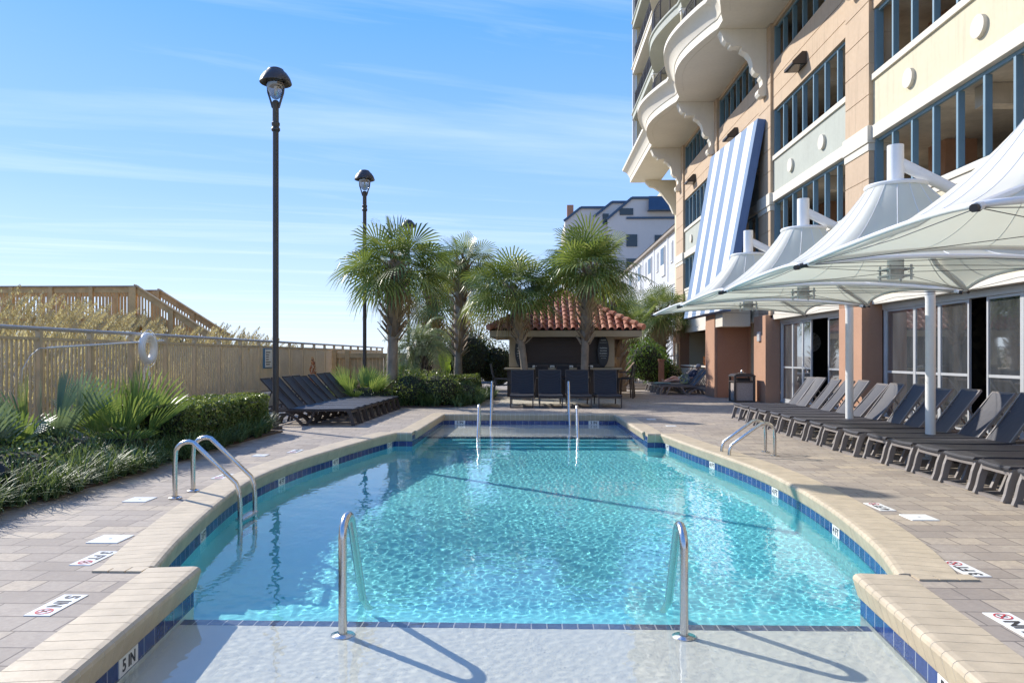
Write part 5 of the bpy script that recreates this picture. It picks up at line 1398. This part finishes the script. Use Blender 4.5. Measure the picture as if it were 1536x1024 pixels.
# podium balcony slab
CUS = [36.3, 29.6, 22.95, 16.3, 9.7, 3.05, -3.6]
def edge_x(y, amp=.66, base=5.87):
    for a, b in zip(CUS[1:], CUS[:-1]):
        if a <= y <= b:
            c_ = (a+b)/2; h_ = (b-a)/2-.32; t_ = abs(y-c_)/h_
            if t_ < 1: return base-amp*(math.cos(t_*PI/2)**.75*.75+.25*(.5+.5*math.cos(PI*t_)))
    return base
def slab(prof, y0_, y1_, stepy=.13, name='balcony_slab', m=M_ivory, back=7.6, endflare=0, amp=.66, base=5.87):
    mb = MB(); n = int((y1_-y0_)/stepy); rows = []
    ysl = [y0_+(y1_-y0_)*i/n for i in range(n+1)]
    npf = len(prof)
    for i, y in enumerate(ysl):
        ex = edge_x(y, amp, base); dx = (edge_x(y+.02, amp, base)-edge_x(y-.02, amp, base))/.04
        nx, ny = -1/math.hypot(1, dx), dx/math.hypot(1, dx)
        for o_, z in prof:
            yy = y+ny*o_; 
            if endflare and y > y1_-.6: yy = y+max(ny*o_, 0)+o_*(1-(y1_-y)/.6)
            mb.v.append((ex+nx*o_, yy, z))
        mb.v.append((back, y, prof[0][1])); mb.v.append((back, y, prof[-1][1]))
    q = npf+2
    for i in range(n):
        a = i*q
        for j in range(npf-1): mb.f.append((a+j, a+q+j, a+q+j+1, a+j+1))
        mb.f.append((a+npf, a+q+npf, a+q, a)); mb.f.append((a+npf-1, a+q+npf-1, a+q+npf+1, a+npf+1))
    a = n*q; mb.f.append(tuple(a+j for j in range(npf))+(a+npf+1, a+npf)); mb.f.append(tuple(reversed(list(range(npf))+[npf+1, npf])))
    mb.mi = [0]*len(mb.f)
    return part(mb, name, m, smooth=35)
slab([(0, 11.75), (0, 12.02), (.03, 12.04), (.05, 12.10), (.09, 12.2), (.16, 12.32), (.25, 12.43), (.36, 12.5), (.40, 12.52), (.40, 12.66), (.36, 12.68), (.30, 12.68)], -3, 43.8, endflare=1)
m = MB(); m.ring([(0, 0, 0), (0, 0, 1)], .01, 3); 
m = MB()                                                      # thin reveal line under each bulge
for a, b in zip(CUS[1:], CUS[:-1]):
    ysl = [a+.9+(b-a-1.8)*k/20 for k in range(21)]; m.ring([(edge_x(y)+.28, y, 11.746) for y in ysl], .006, 4)
part(m, 'drip_line', M_trim)
# scroll brackets
def bracket(y):
    P = [(7.42, 11.745), (5.95, 11.745), (5.95, 11.66), (6.0, 11.58), (6.06, 11.42), (6.16, 11.33), (6.27, 11.31), (6.27, 11.22), (6.36, 11.19), (6.50, 11.22), (6.62, 11.20), (6.62, 11.08), (6.78, 10.99), (6.9, 10.84), (6.96, 10.66), (6.96, 10.50), (7.04, 10.38), (7.14, 10.33), (7.2, 10.33), (7.2, 10.22), (7.26, 10.14), (7.28, 10.0), (7.22, 9.92), (7.15, 9.84), (7.13, 9.73), (7.19, 9.64), (7.30, 9.62), (7.42, 9.66)]
    m = MB(); m.prism([(u, v) for u, v in P], lambda u, v, w: (u, w, v), y-.17, y+.17); part(m, 'scroll_bracket', M_ivory, bevel=.008)
for y in (23.45, 30.1, 36.7, 16.9, 10.3): bracket(y)
m = MB(); P = [(8.6, 11.745), (6.7, 11.745), (6.7, 11.6), (6.95, 11.35), (7.2, 11.3), (7.5, 11.1), (7.8, 10.7), (8.1, 10.3), (8.3, 9.8), (8.6, 9.7)]; m.prism(P, lambda u, v, w: (u, w, v), 43.1, 43.4); part(m, 'scroll_bracket', M_ivory)
m = MB(); m.box(8.5, 17, 37.7, 43.7, 0, 11.74); part(m, 'rear_wing', M_cream)
# tower above
m = MB(); m.box(7.6, 17, -3, 43.6, 12.69, 26); part(m, 'tower_wall', M_cream)
m = MB()
for y in (39, 32.8, 26.2, 19.6):
    for z in (12.75, 15.9, 18.55, 21.2): m.box(7.56, 7.598, y-1.6, y+1.6, z, z+2.1)
part(m, 'balcony_door', M_winglass)
for i, z in enumerate((15.35, 18.05, 20.75, 23.45)):
    slab([(0, z), (0, z+.30), (.06, z+.32), (.06, z+.40)], 9.7, 43.6, .2, 'balcony_slab', M_sage if i % 2 == 0 else M_ivory, amp=.60, base=5.98)
for i, (z, y0_) in enumerate(((12.69, 22.95), (15.76, 22.95), (18.46, 22.95), (21.16, 29.6))):
    for a, b in [(36.5, 43.4)]+[(p, q) for p, q in zip(CUS[1:], CUS[:-1]) if p >= y0_-.1]:
        m = MB(); n = int((b-a-.3)/.115); ysl = [a+.2+(b-a-.4)*k/n for k in range(n+1)]
        o_ = .12 if i == 0 else .10
        pts = [(edge_x(y, .60, 5.98)+o_, y) for y in ysl]
        for k, (x_, y_) in enumerate(pts):
            w_ = .022 if k % 9 == 0 else .008
            m.box(x_-w_, x_+w_, y_-w_, y_+w_, z, z+1.06)
        for zz, r_ in ((1.08, .025), (.95, .013), (.12, .013)): m.ring([(x_, y_, z+zz) for x_, y_ in pts], r_, 6)
        part(m, 'balcony_railing', M_bluemetal if False else M_bronze)
        m = MB(); m.box(6.0, 7.6, b-.08, b+.08, z, z+2.6); part(m, 'balcony_divider', M_cream) if b < 43 else None
for y in (36.4, 29.65, 23.0):
    for z, z1 in ((12.69, 15.34), (15.76, 18.04), (18.46, 20.74)):
        m = MB(); m.lathe([(.0, z), (.19, z), (.19, z+.1), (.15, z+.14), (.145, z1-.22), (.19, z1-.16), (.19, z1-.08), (.24, z1-.04), (.24, z1)], (6.17, y, 0), 18); part(m, 'column', M_white, smooth=40)
m = MB(); m.box(5.98, 6.18, 43.45, 43.65, 12.69, 26); part(m, 'corner_column', M_white)
m = MB(); m.box(7.6, 7.9, 37.6, 43.6, 12.69, 26); m.box(6.2, 7.6, 43.3, 43.5, 12.69, 26); part(m, 'tower_end_wall', M_cream)

# clock inside the glass doors
t_ = thing('wall_clock', 'large round wall clock seen through the open glass door', 'clock', (8.45, 22.35, 1.87))
m = MB(); m.ring([(8.45, 22.4, 1.87), (8.45, 22.46, 1.87)], .30, 32); m.build('face', mottled('clock_face', (.85, .82, .78), .1, 6), t_, smooth=40)
m = MB(); m.obox((8.45, 22.39, 1.87), (8.57, 22.39, 1.96), .02, .006); m.obox((8.45, 22.39, 1.87), (8.33, 22.39, 1.83), .018, .006)
for k in range(12):
    a = PI*k/6; m.obox((8.45+math.cos(a)*.2, 22.39, 1.87+math.sin(a)*.2), (8.45+math.cos(a)*.27, 22.39, 1.87+math.sin(a)*.27), .022, .006)
m.build('hands_and_marks', M_text, t_)
for i, (x, y) in enumerate(((9.0, 12.2), (9.6, 14.3), (9.2, 18.7), (9.8, 20.6))):
    b = thing('cafe_chair', ['cafe chair inside behind the near sliding doors', 'cafe chair inside farther from the near doors', 'cafe chair inside the open door bay', 'cafe chair inside near the clock wall'][i], 'chair', (x, y, .03), 'cafe chairs inside the building')
    m = MB(); m.box(x-.2, x+.2, y-.2, y+.2, .45, .48); m.build('seat', M_resin, b)
    m = MB(); m.box(x+.18, x+.2, y-.19, y+.19, .6, .9); m.build('backrest', M_resin, b)
    m = MB()
    for a in (-1, 1):
        for c in (-1, 1): m.ring([(x+a*.18, y+c*.18, .03), (x+a*.18, y+c*.18, .45 if a < 0 else .9)], .012, 6)
    m.build('legs', M_alum, b)

# striped slab leaning on the facade
t_ = thing('striped_panel', 'huge blue and white striped panel leaning against the hotel facade', 'striped panel', (6.4, 26.4, 3.0))
TL, TR, BL, BR = V((7.05, 29.0, 9.25)), V((7.15, 23.35, 8.95)), V((6.12, 29.6, 2.95)), V((6.22, 24.0, 2.95))
n_ = (TR-TL).cross(BL-TL).normalized()
if n_.x > 0: n_ = -n_
vs = [TL, TR, BR, BL]; bk = [p-n_*.26 for p in vs]
m = MB(); N = 1; m.add([p+n_*.002 for p in vs], [(0, 1, 2, 3)]); o = m.build('striped_face', M_stripe, t_)
ul = o.data.uv_layers.new(name='UVMap')
for lp, c in zip(ul.data, ((0, 1), (1, 1), (1, 0), (0, 0))): lp.uv = c
m = MB(); m.add(vs+bk, [(3, 2, 1, 0), (4, 5, 6, 7), (0, 1, 5, 4), (1, 2, 6, 5), (2, 3, 7, 6), (3, 0, 4, 7)]); m.build('edge_frame', M_stripeblue, t_)
m = MB()
for f in (.12, .5, .88):
    p = BL.lerp(BR, f); m.obox(p+V((.1, 0, .15)), (7.45, p.y, 3.3), .06, .06); p = TL.lerp(TR, f); m.obox(p+V((.15, 0, -.4)), (7.5, p.y, p.z-.5), .06, .06)
m.build('bracket', M_bronze, t_)

# ------------------------------------------------------------------ far buildings
t_ = thing('siding_building', 'pale grey clapboard building with screened windows beyond the hotel', 'building', (12, 70, 0))
m = MB(); m.box(10.0, 22, 46, 112, 0, 10.2); m.build('wall', M_siding, t_)
m = MB(); m.box(9.75, 22.2, 45.8, 112.2, 10.2, 10.42); m.add([(9.7, 45.7, 10.42), (9.7, 112, 10.42), (16, 112, 13), (16, 45.7, 13)], [(0, 1, 2, 3)]); m.build('roof', M_greywood, t_)
m = MB()
for z in (3.1, 6.5): m.box(9.93, 10.0, 46, 112, z, z+.3)
for y in range(48, 110, 6): m.box(9.94, 10.0, y-.12, y+.12, 0, 10.2)
m.build('trim', M_white, t_)
for z in (.9, 4.1, 7.5):
    for y in range(49, 110, 6):
        m = MB(); m.box(9.90, 9.999, y, y+1.5, z, z+2.2); w_ = m.build('window', M_white, t_)
        m = MB(); m.box(9.88, 9.899, y+.1, y+1.4, z+.85, z+2.1); m.build('pane', M_winglass, w_)
        m = MB(); m.box(9.92, 9.999, y+3.0, y+3.9, z+.6, z+2.1); w_ = m.build('window', M_white, t_)
        m = MB(); m.box(9.90, 9.919, y+3.1, y+3.8, z+.7, z+2.0); m.build('pane', M_siding, w_)
t_ = thing('white_apartment_building', 'white stucco apartment building with a stepped blue metal roofline', 'building', (14, 112, 0))
Y = 110
m = MB(); m.prism([(5.2, 0), (5.2, 22.3), (7.6, 24.1), (13.0, 24.1), (13.0, 22.0), (11.5, 22.0), (12.6, 23.0), (15.0, 24.9), (24, 24.9), (24, 0)][:4]+[(13.0, 0)], lambda u, v, w: (u, w, v), Y+3, Y+18)
m.prism([(9.6, 0), (9.6, 22.6), (12.2, 24.6), (15, 24.6), (15, 0)], lambda u, v, w: (u, w, v), Y+1.5, Y+17)
m.prism([(11.5, 0), (11.5, 22.0), (15.0, 24.9), (26, 24.9), (26, 0)], lambda u, v, w: (u, w, v), Y, Y+16.5)
m.build('wall', M_whitewall, t_)
m = MB()
m.obox((5.0, Y+2.9, 22.2), (7.6, Y+2.9, 24.25), .3, .35); m.obox((7.6, Y+2.9, 24.25), (13, Y+2.9, 24.25), .3, .35)
m.obox((9.4, Y+1.4, 22.5), (12.2, Y+1.4, 24.75), .3, .35); m.obox((12.2, Y+1.4, 24.75), (15, Y+1.4, 24.75), .3, .35)
m.obox((11.3, Y-.1, 21.9), (15.0, Y-.1, 25.05), .3, .35); m.obox((15, Y-.1, 25.05), (26, Y-.1, 25.05), .3, .35); m.box(14.2, 26, Y-.2, Y, 21.9, 22.2)
m.add([(17.5, Y-.1, 25.3), (22.0, Y-.1, 25.3), (22.2, Y-1.2, 23.1), (17.3, Y-1.2, 23.1)], [(0, 1, 2, 3)]); m.box(17.3, 22.2, Y-1.2, Y, 23.0, 23.1)
m.build('roof', M_bluemetal, t_)
for (x, z, w, h) in ((18.4, 17.6, 1.2, 1.9), (20.8, 17.3, 1.6, 2.2), (14.2, 17.8, 1.6, 1.8), (14.2, 14.2, 1.6, 1.8), (18.4, 13.6, 1.2, 1.9), (20.8, 13.4, 1.6, 2.2), (13.2, 22.5, 2.0, 1.0), (10.8, 21.4, .9, 1.6), (18.4, 9.6, 1.2, 1.9)):
    m = MB(); m.box(x, x+w, Y-.12 if x > 11.5 else Y+1.35, Y-.001 if x > 11.5 else Y+1.49, z, z+h); w_ = m.build('window', M_winglass, t_)
m = MB()
for z in (12.9, 16.7): m.box(18.0, 23, Y-.6, Y-.001, z, z+.25); m.box(18.0, 23, Y-.62, Y-.6, z+.25, z+1.1)
m.build('balcony', M_whitewall, t_)
m = MB(); m.box(5.6, 6.6, Y+5, Y+6, 23, 25.1); m.build('chimney', M_brown, t_)
t_ = thing('far_tower', 'distant beige tower block showing above the blue roofed building', 'tower', (26, 140, 0))
m = MB(); m.box(25.2, 34, 140, 150, 0, 33.5); m.build('wall', M_cream, t_)
m = MB()
for z in range(20, 33, 3): m.box(26, 27.4, 139.9, 139.999, z, z+1.6); m.box(28.6, 30, 139.9, 139.999, z, z+1.6)
m.build('window', M_winglass, t_)
